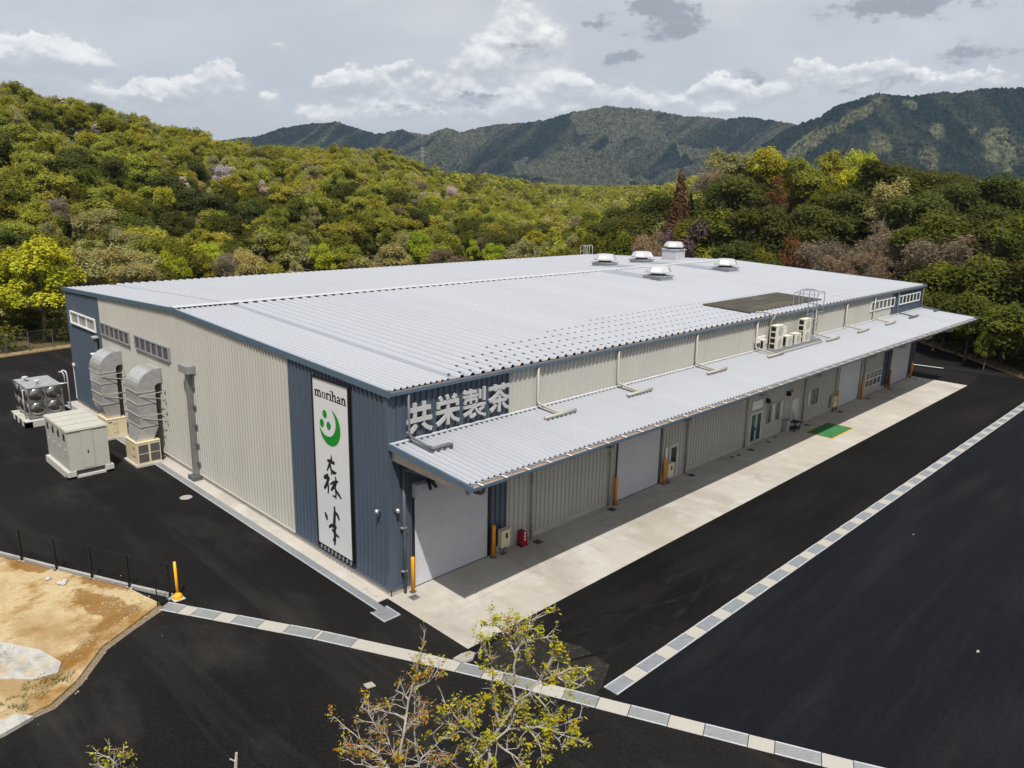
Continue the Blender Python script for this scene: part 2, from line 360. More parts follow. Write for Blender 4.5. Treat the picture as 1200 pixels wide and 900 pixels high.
EE = [(-6.95, 5.45), (-8.4, 4.7), (-9.6, 4.0), (-10.9, 2.45), (-11.9, 1.7), (-13.4, 1.55)]
for k in range(420):
    i = rp.randrange(len(EE) - 1); f = rp.random(); (xa, ya), (xb, yb) = EE[i], EE[i + 1]
    w = rp.gauss(.35, .28); x = xa + (xb - xa) * f - .5 * w; y = ya + (yb - ya) * f + .8 * w
    pebble(x, y, .002 if w < -.1 else (.10 if w > .6 else .03 + .1 * max(0, w)), rp.uniform(.012, .05))
for k in range(240):
    pebble(-11.2 + rp.gauss(0, 1.6), 7.2 + rp.gauss(0, 2.2), .10, rp.uniform(.012, .04)) if k % 2 else pebble(-8.3 + rp.gauss(0, .5), 7.0 + rp.gauss(0, .9), .10, rp.uniform(.015, .05))
tag(build('pebbles', mb, X['gravel_light']), 'loose pebbles scattered along the edge of sandy dirt', 'pebbles')['kind'] = 'stuff'
mb = MB()
for k in range(46):
    cx, cy_ = rp.choice(((-11.9, 3.0), (-12.6, 2.5), (-11.3, 2.9), (-12.2, 5.8))); cx += rp.gauss(0, .28); cy_ += rp.gauss(0, .22)
    for j in range(10):
        a = rp.random() * 6.28; l = rp.uniform(.04, .13); r = rp.uniform(.02, .09)
        mb.add([(cx + math.cos(a) * r - .012, cy_ + math.sin(a) * r, .10), (cx + math.cos(a) * r + .012, cy_ + math.sin(a) * r, .10), (cx + math.cos(a) * (r + .07), cy_ + math.sin(a) * (r + .07), .10 + l)], [(0, 1, 2)])
tag(build('weeds', mb, X['weed']), 'small green weeds sprouting in the sandy dirt by the pale concrete', 'weeds')['kind'] = 'stuff'
# white parking line far right
mb = MB(); mb.add([(66.0, 2.6, .006), (66.25, 2.6, .006), (66.8, -1.0, .006), (66.55, -1.0, .006)], [(0, 3, 2, 1)])
struct(build('painted_line', mb, X['white']))

# ------------------------------------------------------------------ the factory
W, LX = 39.55, 60.2
FZ = 8.5
def ztop(y):            # top of wall under the roof
    return 8.47 + .0415 * (y if y <= W / 2 else W - y)
fac = thing('factory_building', 'large low factory with silver ribbed roof, beige and navy ribbed walls and long canopy', 'factory')
FR = lambda a, n, z: (a, -n, z)       # front wall frame: along, outward, up
GB = lambda a, n, z: (-n, a, z)       # gable wall frame
PITCH, DEP = .30, .065
def corr(mb, fr, a0, a1, z0, z1, mi, flip=False):
    pts = [(a0, .01 + DEP * 0)]
    k = math.floor(a0 / PITCH) - 1
    prof = ((0.0, 0), (.022, 1), (.068, 1), (.09, 0))
    while k * PITCH < a1:
        for da, d in prof:
            a = k * PITCH + .08 + da
            if a0 < a < a1: pts.append((a, .01 + DEP * d))
        k += 1
    pts.append((a1, pts[-1][1]))
    pts[0] = (a0, pts[1][1])
    zf = (lambda q: z1) if not callable(z1) else z1
    vs = []; fs = []
    for a, n in pts:
        vs.append(fr(a, n, z0)); vs.append(fr(a, n, zf(a)))
    for i in range(len(pts) - 1):
        f = (2 * i, 2 * i + 2, 2 * i + 3, 2 * i + 1)
        fs.append(f[::-1] if flip else f)
    mb.add(vs, fs, mi)
PL = .32
SH = [(1.19, 5.34), (14.73, 18.72), (43.2, 47.45), (54.35, 59.1)]
SHZ = 4.1
BX0, BX1 = 6.55, 52.5
mb = MB()
cuts = sorted(set([0.0, BX0, BX1, LX] + [v for s in SH for v in s]))
for a0, a1 in zip(cuts[:-1], cuts[1:]):
    mi = 1 if (a1 <= BX0 + .01 or a0 >= BX1 - .01) else 0
    op = any(abs(a0 - s[0]) < .01 for s in SH)
    corr(mb, FR, a0, a1, SHZ if op else (.04 if 5 < a0 < 6 else PL), FZ, mi)
build('wall_cladding', mb, [X['beige'], X['blue']], fac)
mb = MB()
for a0, a1, mi in ((0.0, 7.41, 1), (7.41, 32.22, 0), (32.22, W, 1)):
    corr(mb, GB, a0, a1, PL, ztop, mi, True)
build('wall_cladding', mb, [X['beige'], X['blue']], fac)
mb = MB()
mb.add([(LX, 0, 0), (LX, W, 0), (LX, W, 8.47), (LX, W / 2, ztop(W / 2)), (LX, 0, 8.47)], [(0, 1, 2, 3, 4)], 1)
mb.add([(0, W, 0), (LX, W, 0), (LX, W, 8.5), (0, W, 8.5)], [(3, 2, 1, 0)], 0)
# dark lining behind the cladding
mb.add([(.06, .06, 0), (LX, .06, 0), (LX, .06, 8.4), (.06, .06, 8.4)], [(0, 1, 2, 3)], 2)
mb.add([(.06, .06, 0), (.06, W, 0), (.06, W, 8.4), (.06, .06, 8.4)], [(0, 1, 2, 3)], 2)
build('wall_lining', mb, [X['beige'], X['blue'], X['black']], fac)
mb = MB()
prev = 0.0
for s in SH:
    mb.box(prev, s[0] - .16, -.022, .05, 0, PL - .004); prev = s[1] + .16
mb.box(prev, LX, -.022, .05, 0, PL - .004)
mb.box(-.022, .05, -.022, W, 0, PL - .006)
build('plinth', mb, X['conc_base'], fac)
mb = MB()
for a0, a1, mi in ((.05, 7.40, 1), (7.42, 32.21, 0), (32.23, W, 1)): mb.box(a0, a1, .0, .088, PL - .02, PL + .025, mi, GB)
pv_ = .06
for s in SH:
    mi = 1 if s[0] < 2 or s[0] > 52.6 else 0
    if s[0] > pv_ + .2:
        if pv_ < BX0 < s[0]: mb.box(BX0, s[0] - .16, .0, .088, PL - .02, PL + .025, 0, FR)
        elif pv_ < BX1 < s[0]: mb.box(pv_, BX1, .0, .088, PL - .02, PL + .025, 0, FR); mb.box(BX1 + .002, s[0] - .16, .0, .088, PL - .02, PL + .025, 1, FR)
        else: mb.box(pv_, s[0] - .16, .0, .088, PL - .02, PL + .025, mi, FR)
    pv_ = s[1] + .16
build('base_trim', mb, [X['beige'], X['blue']], fac)
mb = MB()       # corner trims in blue
mb.box(-.075, .09, -.075, .09, PL, 8.46)
build('corner_trim', mb, X['blue'], fac)

# roof sheets (ribs run from ridge to eave)
RP = .295
def roof_sheet(mb, x0, x1, lines, pitch=RP, h=.105, mi=0, mitop=0, ribs=None):
    """lines: list of (y, z); ribs along y"""
    prof = ((0, 0), (.045, 1), (.095, 1), (.145, 0))
    xs = [(x0, 0)]
    k = 0
    if ribs is not None:
        for b, pr in ribs:
            for dx, d in pr: xs.append((b + dx, d))
    while ribs is None:
        b = x0 + .05 + k * pitch
        if b + .16 > x1: break
        for dx, d in prof: xs.append((b + dx, d))
        k += 1
    xs.append((x1, 0))
    nL = len(lines); vs = []; fs = []
    for x, d in xs:
        for y, z in lines: vs.append((x, y, z + d * h))
    for i in range(len(xs) - 1):
        for j in range(nL - 1):
            fs.append((i * nL + j, (i + 1) * nL + j, (i + 1) * nL + j + 1, i * nL + j + 1))
    mb.add(vs, fs, mi)
    # rib highlight and pan shade set by material: ribs lighter, pans darker
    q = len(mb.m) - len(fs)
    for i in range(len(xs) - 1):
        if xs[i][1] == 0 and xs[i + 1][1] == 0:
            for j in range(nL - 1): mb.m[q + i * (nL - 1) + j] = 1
EZ, RZ = 8.63, 9.43
def rz(y): return EZ + (RZ - EZ) * (y if y < W / 2 else W - y) / (W / 2)
mb = MB()
small = ((0, 0), (.045, .62), (.10, .62), (.15, 0)); big = ((-.125, 0), (-.06, 1), (.06, 1), (.125, 0))
ribs = [(-.06 + .295 * k, small) for k in range(11)]
xk = .185 + .59 * 6
while xk < LX - .1: ribs.append((xk, big)); xk += .59
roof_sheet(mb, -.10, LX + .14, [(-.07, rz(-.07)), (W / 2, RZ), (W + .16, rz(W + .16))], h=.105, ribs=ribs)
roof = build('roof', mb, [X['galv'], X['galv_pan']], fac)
mb = MB()
for x0, x1 in ((-.12, LX + .16),):
    mb.hexa([(x0, W / 2 - .32, RZ + .107), (x1, W / 2 - .32, RZ + .107), (x1, W / 2 + .32, RZ + .107), (x0, W / 2 + .32, RZ + .107)],
            [(x0, W / 2 - .2, RZ + .15), (x1, W / 2 - .2, RZ + .15), (x1, W / 2 + .2, RZ + .15), (x0, W / 2 + .2, RZ + .15)])
build('ridge_cap', mb, X['galv_flat'], roof)
mb = MB()       # dark clips on every other rib
for r, (yy, xa) in enumerate(((.43, 3.3), (1.3, 4.4), (2.2, 5.6), (3.17, 8.0), (4.1, 13), (5.0, 18))):
    k = 0
    while True:
        x = .48 + .59 * (k + 5)
        k += 1
        if x > LX - .2: break
        if x < xa or (29.2 < x < 40.6 and .7 < yy < 4.6): continue
        z = rz(yy)
        mb.box(x - .04, x + .04, yy - .055, yy + .055, z + .003, z + .085)
build('snow_clip', mb, X['clip'], roof)['kind'] = 'stuff'
mb = MB()       # saddle flashings from ridge to the ventilators
for vx, vy in ((37.9, 13.9), (49.85, 14.45), (43.4, 23.9), (49.9, 24.2)):
    ya, yb = (vy, W / 2 - .25) if vy < W / 2 else (W / 2 + .25, vy)
    a, b = rz(ya) + .108, rz(yb) + .108
    mb.hexa([(vx - 1.0, ya, a), (vx + 1.0, ya, a), (vx + 1.0, yb, b), (vx - 1.0, yb, b)],
            [(vx - .95, ya, a + .04), (vx + .95, ya, a + .04), (vx + .95, yb, b + .04), (vx - .95, yb, b + .04)])
build('saddle_flashing', mb, X['galv_pan'], roof)
# verge and eave trims
mb = MB()
for x0, x1 in ((-.14, -.055), (LX + .06, LX + .2)):
    for y0, y1 in ((-.26, W / 2), (W / 2, W + .2)):
        z0, z1 = rz(y0), rz(y1)
        mb.hexa([(x0, y0, z0 - .19), (x1, y0, z0 - .19), (x1, y1, z1 - .19), (x0, y1, z1 - .19)],
                [(x0, y0, z0 + .075), (x1, y0, z0 + .075), (x1, y1, z1 + .075), (x0, y1, z1 + .075)])
build('verge_fascia', mb, X['blue_trim'], fac)
def gutter(mb, x0, x1, y0, y1, z0, z1, t=.012):
    """open box gutter, y1 outer"""
    mb.box(x0, x1, y0, y0 - t, z0, z1, 1)
    mb.box(x0, x1, y1, y1 + t, z0, z1, 0)
    mb.box(x0, x1, y0, y1, z0 - .01, z0 + .004, 0)
    mb.box(x0, x1, y0 - t - .002, y1 + t + .002, z0 + .03, z0 + .045, 1)
    for xe in (x0, x1): mb.box(xe - .006, xe + .006, y0, y1, z0, z1, 0)
mb = MB(); gutter(mb, -.05, LX + .05, -.065, -.27, 8.47, 8.60)
build('gutter', mb, [X['blue_trim'], X['gutter_in']], fac)

# canopy along the front
CZ0, CZ1, CY = 6.47, 6.145, -4.58
def cz(y): return CZ0 + (CZ1 - CZ0) * (y / CY)
mb = MB()
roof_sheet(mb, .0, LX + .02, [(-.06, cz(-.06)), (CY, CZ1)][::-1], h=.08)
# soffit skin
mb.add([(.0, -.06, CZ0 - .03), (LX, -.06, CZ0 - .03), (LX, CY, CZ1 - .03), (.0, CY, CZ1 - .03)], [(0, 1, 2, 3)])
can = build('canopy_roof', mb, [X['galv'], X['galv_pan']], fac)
mb = MB()
mb.hexa([(0.0, -.10, CZ0 + .03), (LX, -.10, CZ0 + .03), (LX, -.072, CZ0 + .06), (0, -.072, CZ0 + .06)],
        [(0.0, -.22, CZ0 + .075), (LX, -.22, CZ0 + .075), (LX, -.076, CZ0 + .105), (0, -.076, CZ0 + .105)])
k = 0
build('wall_flashing', mb, X['galv_flat'], can)
mb = MB()       # dark notches under the flashing, one between each pair of ribs
x = .2
while x < LX - .3:
    mb.box(x + .0, x + .14, -.25, -.223, CZ0 + .02, CZ0 + .07); x += .295
nb = build('flashing_notch', mb, X['darkgrey'], can); nb['kind'] = 'stuff'
mb = MB()
for x0, x1 in ((-.05, .03), (LX - .02, LX + .08)):
    mb.hexa([(x0, CY - .29, CZ1 - .16), (x1, CY - .29, CZ1 - .16), (x1, -.06, CZ0 - .16), (x0, -.06, CZ0 - .16)],
            [(x0, CY - .29, CZ1 + .06), (x1, CY - .29, CZ1 + .06), (x1, -.06, CZ0 + .1), (x0, -.06, CZ0 + .1)])
build('canopy_fascia', mb, X['blue_trim'], can)
mb = MB(); gutter(mb, -.03, LX + .06, CY + .01, CY - .27, CZ1 - .13, CZ1 - .03)
build('canopy_gutter', mb, [X['blue_trim'], X['gutter_in']], can)
mb = MB(); x = .5
while x < LX:
    mb.box(x - .035, x + .035, CY - .285, CY + .0, CZ1 - .029, CZ1 - .018); x += 1.18
build('gutter_strap', mb, X['white'], can)['kind'] = 'stuff'
mb = MB()       # channel frame just inside the edge
mb.hexa([(.10, CY + .1, CZ1 - .42), (.18, CY + .1, CZ1 - .42), (.18, -.06, CZ0 - .60), (.10, -.06, CZ0 - .60)],
        [(.10, CY + .1, CZ1 - .165), (.18, CY + .1, CZ1 - .165), (.18, -.06, CZ0 - .165), (.10, -.06, CZ0 - .165)])
mb.box(.1, LX - .1, CY + .08, CY + .16, CZ1 - .36, CZ1 - .165)
for yy in (-1.5, -3.0): mb.box(.2, LX - .1, yy - .03, yy + .03, cz(yy) - .15, cz(yy) - .035)
build('canopy_frame', mb, X['steel_box'], can)
BAYS = [.62, 8.1, 14.05, 21.4, 28.45, 37.0, 42.5, 48.1, 53.4, 59.9]
for bx in BAYS[1:]:
    mb = MB()
    xx = bx + .25
    mb.hexa([(xx - .06, CY + .17, CZ1 - .30), (xx + .06, CY + .17, CZ1 - .30), (xx + .06, -.06, CZ0 - .58), (xx - .06, -.06, CZ0 - .58)],
            [(xx - .06, CY + .17, CZ1 - .155), (xx + .06, CY + .17, CZ1 - .155), (xx + .06, -.06, CZ0 - .155), (xx - .06, -.06, CZ0 - .155)])
    build('canopy_beam', mb, X['steel_box'], can)
# rainwater pipes
for i, bx in enumerate(BAYS):
    pm = X['darkgrey'] if (bx < 2) else (X['blue'] if bx > 52.5 else X['beige_pipe'])
    pm2 = X['darkgrey'] if (bx < 2 or bx > 52.5) else X['beige_pipe']
    # lower pipe on the wall
    mb = MB(); mb.tube([(bx, -.15, .02), (bx, -.15, 5.3)], .065, 10)
    dp = build('downpipe', mb, pm2 if bx < 52 else X['darkgrey'], fac, True)
    mb = MB()
    for z in (1.0, 2.9): mb.box(bx - .16, bx + .085, -.075, -.225, z, z + .035)
    build('pipe_clip', mb, X['beige_pipe'] if 2 < bx < 52 else X['grey'], dp)
    # branch from canopy gutter back to the wall
    mb = MB(); mb.tube([(bx + .05, CY - .13, CZ1 - .13), (bx + .05, CY - .13, CZ1 - .34), (bx + .05, CY + .04, CZ1 - .46), (bx + .04, -.35, 5.42), (bx, -.17, 5.35), (bx, -.15, 5.2)], .075, 10)
    build('gutter_branch', mb, X['beige_pipe'] if 2 < bx < 59 else X['darkgrey'], fac, True)
    # upper pipe with its spreader lying on the canopy
    ux = bx + (.25 if bx < 2 else .12)
    if bx > 59: ux = 59.75
    mb = MB(); mb.tube([(ux, -.19, 8.47), (ux, -.19, 6.85), (ux, -.28, 6.72), (ux, -1.5, cz(-1.5) + .2)], .06, 10)
    up = build('roof_pipe', mb, pm2, fac, True)
    mb = MB()
    zz = cz(-1.62) + .19
    if bx < 2: mb.tube([(ux, -1.45, zz + .02), (ux + .05, -1.62, zz), (ux + .85, -1.62, zz), (ux + .95, -1.72, zz - .02)], .085, 10)
    elif bx > 59: mb.tube([(ux - .9, -1.6, zz), (ux + .3, -1.6, zz)], .07, 10)
    else: mb.tube([(ux - 1.05, -1.62, zz), (ux + 1.02, -1.62, zz)], .075, 10)
    sp = build('spreader_pipe', mb, pm2, up, True)

# shutters
for i, (a0, a1) in enumerate(SH):
    mb = MB()
    n = 44; z0, z1 = .03, SHZ
    vs = []; fs = []
    for k in range(n):
        za = z0 + (z1 - z0) * k / n; zb = z0 + (z1 - z0) * (k + 1) / n; zm = zb - .018
        for z, d in ((za, .02), (zm, .032), (zb, .02)): vs += [(a0 + .02, -d, z), (a1 - .02, -d, z)]
        o = k * 6
        fs += [(o, o + 1, o + 3, o + 2), (o + 2, o + 3, o + 5, o + 4)]
    mb.add(vs, fs)
    sh = build('roller_shutter', mb, X['shutter'], fac)
    mb = MB()
    for e in (a0, a1): 
        s = -1 if e == a0 else 1
        mb.box(e - .02 * s, e + .15 * s, -.06, .03, 0.017, SHZ + .02)
    mb.box(a0 + .02, a1 - .02, .012, -.045, .017, .032)
    build('guide_rail', mb, X['black'], sh)
    mb = MB(); mb.box(a0 - .12, a1 + .12, -.07, -.42, SHZ - .02, SHZ + .55)
    build('shutter_housing', mb, X['shutter'] if i in (0, 1) else X['cabinet'], sh)

# windows
def window(fr, a0, a1, z0, z1, nc, nr, fm, panes, fw=.06, dep=(.062, .11), bars=.05, sill=False, pane_n=.068, name='window'):
    mb = MB()
    n0, n1 = dep
    mb.box(a0, a1, n0 - .05, n1, z0, z0 + fw, 0, fr); mb.box(a0, a1, n0 - .05, n1, z1 - fw, z1, 0, fr)
    mb.box(a0, a0 + fw, n0 - .05, n1 - .002, z0 + fw, z1 - fw, 0, fr); mb.box(a1 - fw, a1, n0 - .05, n1 - .002, z0 + fw, z1 - fw, 0, fr)
    for i in range(1, nc):
        a = a0 + (a1 - a0) * i / nc; mb.box(a - bars / 2, a + bars / 2, n0 - .05, n1 - .008, z0 + fw, z1 - fw, 0, fr)
    for i in range(1, nr):
        z = z0 + (z1 - z0) * i / nr; mb.box(a0 + fw, a1 - fw, n0 - .05, n1 - .012, z - bars / 2, z + bars / 2, 0, fr)
    if sill: mb.box(a0 - .06, a1 + .06, n0 - .05, n1 + .05, z0 - .06, z0 - .003, 0, fr)
    w = build(name, mb, fm, fac)
    ms = []
    pb = MB()
    for i in range(nc):
        p = panes[i % len(panes)]
        if p not in ms: ms.append(p)
        b0 = a0 + (a1 - a0) * i / nc; b1 = a0 + (a1 - a0) * (i + 1) / nc
        pb.box(b0 + .01, b1 - .01, pane_n - .02, pane_n, z0 + .02, z1 - .02, ms.index(p), fr)
    build('pane', pb, ms, w)
    return w
window(GB, 33.2, 38.55, 6.2, 7.12, 3, 1, X['white'], [X['frost']], fw=.09, dep=(.06, .16), bars=.07)
for a0, a1 in ((26.9, 32.12), (20.72, 25.95)):
    w = window(GB, a0, a1, 6.26, 7.13, 6, 1, X['grey'], [X['louvre']], fw=.10, dep=(.06, .15), bars=.16, name='louvre_vent')
    mb = MB()
    for k in range(14):
        z = 6.37 + k * .05
        mb.add([GB(a0 + .1, .075, z), GB(a1 - .1, .075, z), GB(a1 - .1, .115, z - .035), GB(a0 + .1, .115, z - .035)], [(0, 1, 2, 3)])
    build('louvre_blade', mb, X['louvre'], w)
window(FR, 47.75, 53.0, 7.28, 8.1, 6, 1, X['white'], [X['glass_teal'], X['glass']], fw=.09, bars=.13)
window(FR, 54.1, 59.35, 7.28, 8.1, 6, 1, X['white'], [X['glass_teal'], X['glass']], fw=.09, bars=.13)
window(FR, 31.43, 33.85, 1.05, 2.4, 4, 1, X['alum'], [X['glass'], X['frost'], X['glass'], X['frost']], fw=.04, bars=.035)
window(FR, 37.65, 39.4, 1.12, 2.38, 3, 1, X['alum'], [X['frost'], X['glass'], X['glass']], fw=.04, bars=.035)
window(FR, 48.7, 52.2, .68, 2.02, 4, 2, X['white'], [X['glass']], bars=.08)
# doors
def door(a0, a1, z1, body, glass_z, gm, leafs=1):
    mb = MB()
    mb.box(a0, a0 + .06, .0, .12, .018, z1, 0, FR); mb.box(a1 - .06, a1, .0, .12, .018, z1, 0, FR); mb.box(a0 + .06, a1 - .06, .0, .12, z1 - .06, z1, 0, FR)
    mb.box(a0 + .06, a1 - .06, .06, .095, .03, z1 - .06, 1, FR)
    d = build('door', mb, [X['white'], body], fac)
    w = (a1 - a0) / leafs
    pb = MB()
    for k in range(leafs):
        pb.box(a0 + k * w + .14, a0 + (k + 1) * w - .14, .094, .101, glass_z[0], glass_z[1], 0, FR)
    build('pane', pb, gm, d)
    mb = MB()
    for k in range(leafs):
        a = a0 + .12 if (k == 0 and leafs == 1) else (a0 + w + (.06 if k else -.1))
        mb.box(a, a + .03, .1, .16, .95, 1.12, 0, FR)
    build('handle', mb, X['steel'], d)
    return d
door(19.68, 20.5, 2.1, X['alum'], (1.0, 1.92), X['glass'])
door(29.12, 30.66, 2.2, X['alum'], (.25, 2.05), X['glass_teal'], 2)
mb = MB(); mb.box(29.2, 30.6, .05, .10, 2.42, 3.0, 0, FR); build('transom_panel', mb, X['white'], fac)
door(35.1, 36.1, 2.1, X['alum'], (1.0, 1.95), X['frost'])
for a, z in ((31.15, 2.62), (34.2, 2.6)):
    mb = MB(); mb.box(a - .1, a + .1, .05, .3, z, z + .3, 0, FR); mb.box(a - .07, a + .07, .3, .36, z + .05, z + .2, 0, FR)
    build('wall_lamp', mb, X['black'], fac)
# cctv dome under the canopy, floodlights on the corner
mb = MB(); mb.box(1.45, 1.7, -.75, -.5, 4.75, 4.9); mb.tube([(1.5, -.62, 4.75), (1.45, -.8, 4.5)], .07, 8); mb.tube([(1.66, -.62, 4.75), (1.75, -.8, 4.52)], .07, 8)
tag(build('security_camera', mb, X['black']), 'black twin security camera under the canopy above the nearest shutter', 'camera')
fl0 = None
for (x, y, z, dx, dy), lb in (((-.06, .5, 3.62, -1, 0), 'small white floodlight on the navy gable wall beside the tall sign'), ((.24, -.06, 3.75, 0, -1), 'small white floodlight on the front face of the navy corner')):
    t = thing('floodlight', lb, 'light', (x, y, z), 'floodlights at the corner')
    mb = MB(); mb.box(x - .05, x + .05, y - .05, y + .05, z - .06, z + .06); mb.tube([(x, y, z), (x + dx * .12, y + dy * .12, z + .02)], .025, 6)
    build('bracket', mb, X['darkgrey'], t)
    mb = MB(); c = (x + dx * .18, y + dy * .18, z + .03)
    mb.lathe(c[0], c[1], [(.03, c[2] - .09), (.07, c[2] - .06), (.085, c[2] + .03), (.05, c[2] + .08), (.01, c[2] + .09)], 12)
    build('lamp_head', mb, X['hood'], t)

# ------------------------------------------------------------------ signs
sg = thing('vertical_sign', 'tall white sign with green crescent logo, serif lettering and brush characters on navy wall', 'sign', (-.06, 3.78, .55))
def SGN(n):  # y,z -> world at depth n
    return lambda a, z: (-n, a, z)
mb = MB(); mb.box(2.45, 5.12, .10, .155, .72, 8.30, 0, GB); build('sign_face', mb, X['signw'], sg)
mb = MB()
mb.box(2.37, 2.45, .06, .19, .55, 8.37, 0, GB); mb.box(5.12, 5.2, .06, .19, .55, 8.37, 0, GB); mb.box(2.45, 5.12, .06, .19, 8.30, 8.37, 0, GB); mb.box(2.45, 5.12, .06, .15, .55, .72, 0, GB)
build('sign_frame', mb, X['black'], sg)
mb = MB()
for k in range(9): mb.box(2.55 + k * .29, 2.60 + k * .29, .15, .20, .5, .66, 0, GB)
build('frame_bracket', mb, X['grey'], sg)
_dz = [0]
def poly2(mb, poly, n0=.150, n1=.162):
    _dz[0] += 1; n = n1 + .0006 * (_dz[0] % 9)
    mb.prism(poly, lambda a, z: (-n0, a, z), lambda a, z: (-n, a, z))
def ell(cy_, cz_, ry, rz_, n=24): return [(cy_ + ry * math.cos(2 * math.pi * k / n), cz_ + rz_ * math.sin(2 * math.pi * k / n)) for k in range(n)]
def band(mb, pts, ws, put):
    """variable-width brush stroke as one outline"""
    # densify with Catmull-Rom
    P = [np.array(p, float) for p in pts]; out = []; wo = []
    for i in range(len(P) - 1):
        p0 = P[max(i - 1, 0)]; p1 = P[i]; p2 = P[i + 1]; p3 = P[min(i + 2, len(P) - 1)]
        for t in (0, .25, .5, .75):
            out.append(.5 * ((2 * p1) + (-p0 + p2) * t + (2 * p0 - 5 * p1 + 4 * p2 - p3) * t * t + (-p0 + 3 * p1 - 3 * p2 + p3) * t ** 3))
            wo.append(ws[i] * (1 - t) + ws[i + 1] * t)
    out.append(P[-1]); wo.append(ws[-1])
    Lf = []; Rt = []
    for i, p in enumerate(out):
        d = out[min(i + 1, len(out) - 1)] - out[max(i - 1, 0)]; d = d / (np.linalg.norm(d) + 1e-9)
        nn = np.array([-d[1], d[0]]) * wo[i]
        Lf.append(p + nn); Rt.append(p - nn)
    for i in range(len(out) - 1):
        pass
    put(mb, [tuple(q) for q in Lf] + [tuple(q) for q in Rt[::-1]])
# brush characters
MORI = [[(3.86, 5.1, 0.017), (3.85, 4.91, 0.044), (4.0, 4.68, 0.05), (4.22, 4.32, 0.022)], [(4.18, 4.8, 0.033), (3.95, 4.81, 0.056), (3.6, 4.81, 0.044)], [(3.96, 4.72, 0.033), (3.9, 4.45, 0.044), (3.72, 4.37, 0.061), (3.5, 4.41, 0.022)], [(3.87, 4.33, 0.033), (3.92, 4.21, 0.017)], [(4.5, 3.92, 0.044), (4.27, 4.03, 0.078), (4.05, 3.98, 0.044)], [(4.22, 4.19, 0.028), (4.16, 3.95, 0.05), (4.29, 3.7, 0.056), (4.5, 3.42, 0.039)], [(4.49, 3.48, 0.044), (4.34, 3.55, 0.033)], [(4.21, 3.81, 0.044), (4.17, 3.51, 0.039), (4.22, 3.26, 0.017)], [(3.59, 4.22, 0.022), (3.55, 4.0, 0.05), (3.69, 3.78, 0.067), (3.97, 3.49, 0.033)], [(4.02, 3.75, 0.022), (3.72, 3.93, 0.044), (3.38, 4.05, 0.028)], [(3.67, 3.79, 0.05), (3.59, 3.55, 0.044), (3.6, 3.19, 0.017)], [(3.55, 3.59, 0.039), (3.38, 3.47, 0.05), (3.16, 3.34, 0.017)], [(3.87, 3.28, 0.017), (3.68, 3.29, 0.033), (3.57, 3.3, 0.028)]]
HAN = [[(4.54, 2.31, 0.02), (4.43, 2.17, 0.067), (4.38, 1.98, 0.027)], [(3.73, 2.83, 0.027), (3.75, 2.44, 0.06), (3.81, 1.95, 0.067), (3.79, 1.53, 0.067), (3.8, 1.21, 0.053), (3.85, 0.98, 0.033)], [(3.68, 2.57, 0.033), (3.51, 2.47, 0.053), (3.39, 2.29, 0.027)], [(4.24, 1.7, 0.033), (4.0, 1.86, 0.053), (3.64, 1.87, 0.053)], [(4.01, 1.67, 0.033), (3.75, 1.54, 0.047), (3.46, 1.47, 0.027)], [(3.95, 1.15, 0.033), (3.8, 1.36, 0.04)]]
for strokes in (MORI, HAN):
    mb = MB()
    for st in strokes:
        band(mb, [(a, z) for a, z, w in st], [w * 1.5 for a, z, w in st], poly2)
    build('brush_character', mb, X['ink'], sg)
# crescent logo and three dots
mb = MB()
oc, orad, ic, irad = (3.885, 6.325), .81, (4.085, 6.555), .665
d = math.hypot(ic[0] - oc[0], ic[1] - oc[1]); a = (orad ** 2 - irad ** 2 + d * d) / (2 * d)
phi = math.atan2(ic[1] - oc[1], ic[0] - oc[0]); al = math.acos(a / orad); be = math.acos((a - d) / irad)
N_ = 40
outer = [(oc[0] + orad * math.cos(phi + al + (2 * math.pi - 2 * al) * k / N_), oc[1] + orad * math.sin(phi + al + (2 * math.pi - 2 * al) * k / N_)) for k in range(N_ + 1)]
inner = [(ic[0] + irad * math.cos(phi - be - (2 * math.pi - 2 * be) * k / N_), ic[1] + irad * math.sin(phi - be - (2 * math.pi - 2 * be) * k / N_)) for k in range(N_ + 1)]
for i in range(N_):
    o0, o1 = outer[i], outer[i + 1]; i0, i1 = inner[N_ - i], inner[N_ - i - 1]
    mb.add([(-.163, *o0), (-.163, *o1), (-.163, *i1), (-.163, *i0)], [(0, 1, 2, 3)])
for c in ((4.24, 6.84), (4.49, 6.39), (3.96, 6.38)): mb.prism(ell(*c, .165, .18), lambda a, z: (-.15, a, z), lambda a, z: (-.1635, a, z))
build('logo', mb, X['green_logo'], sg)
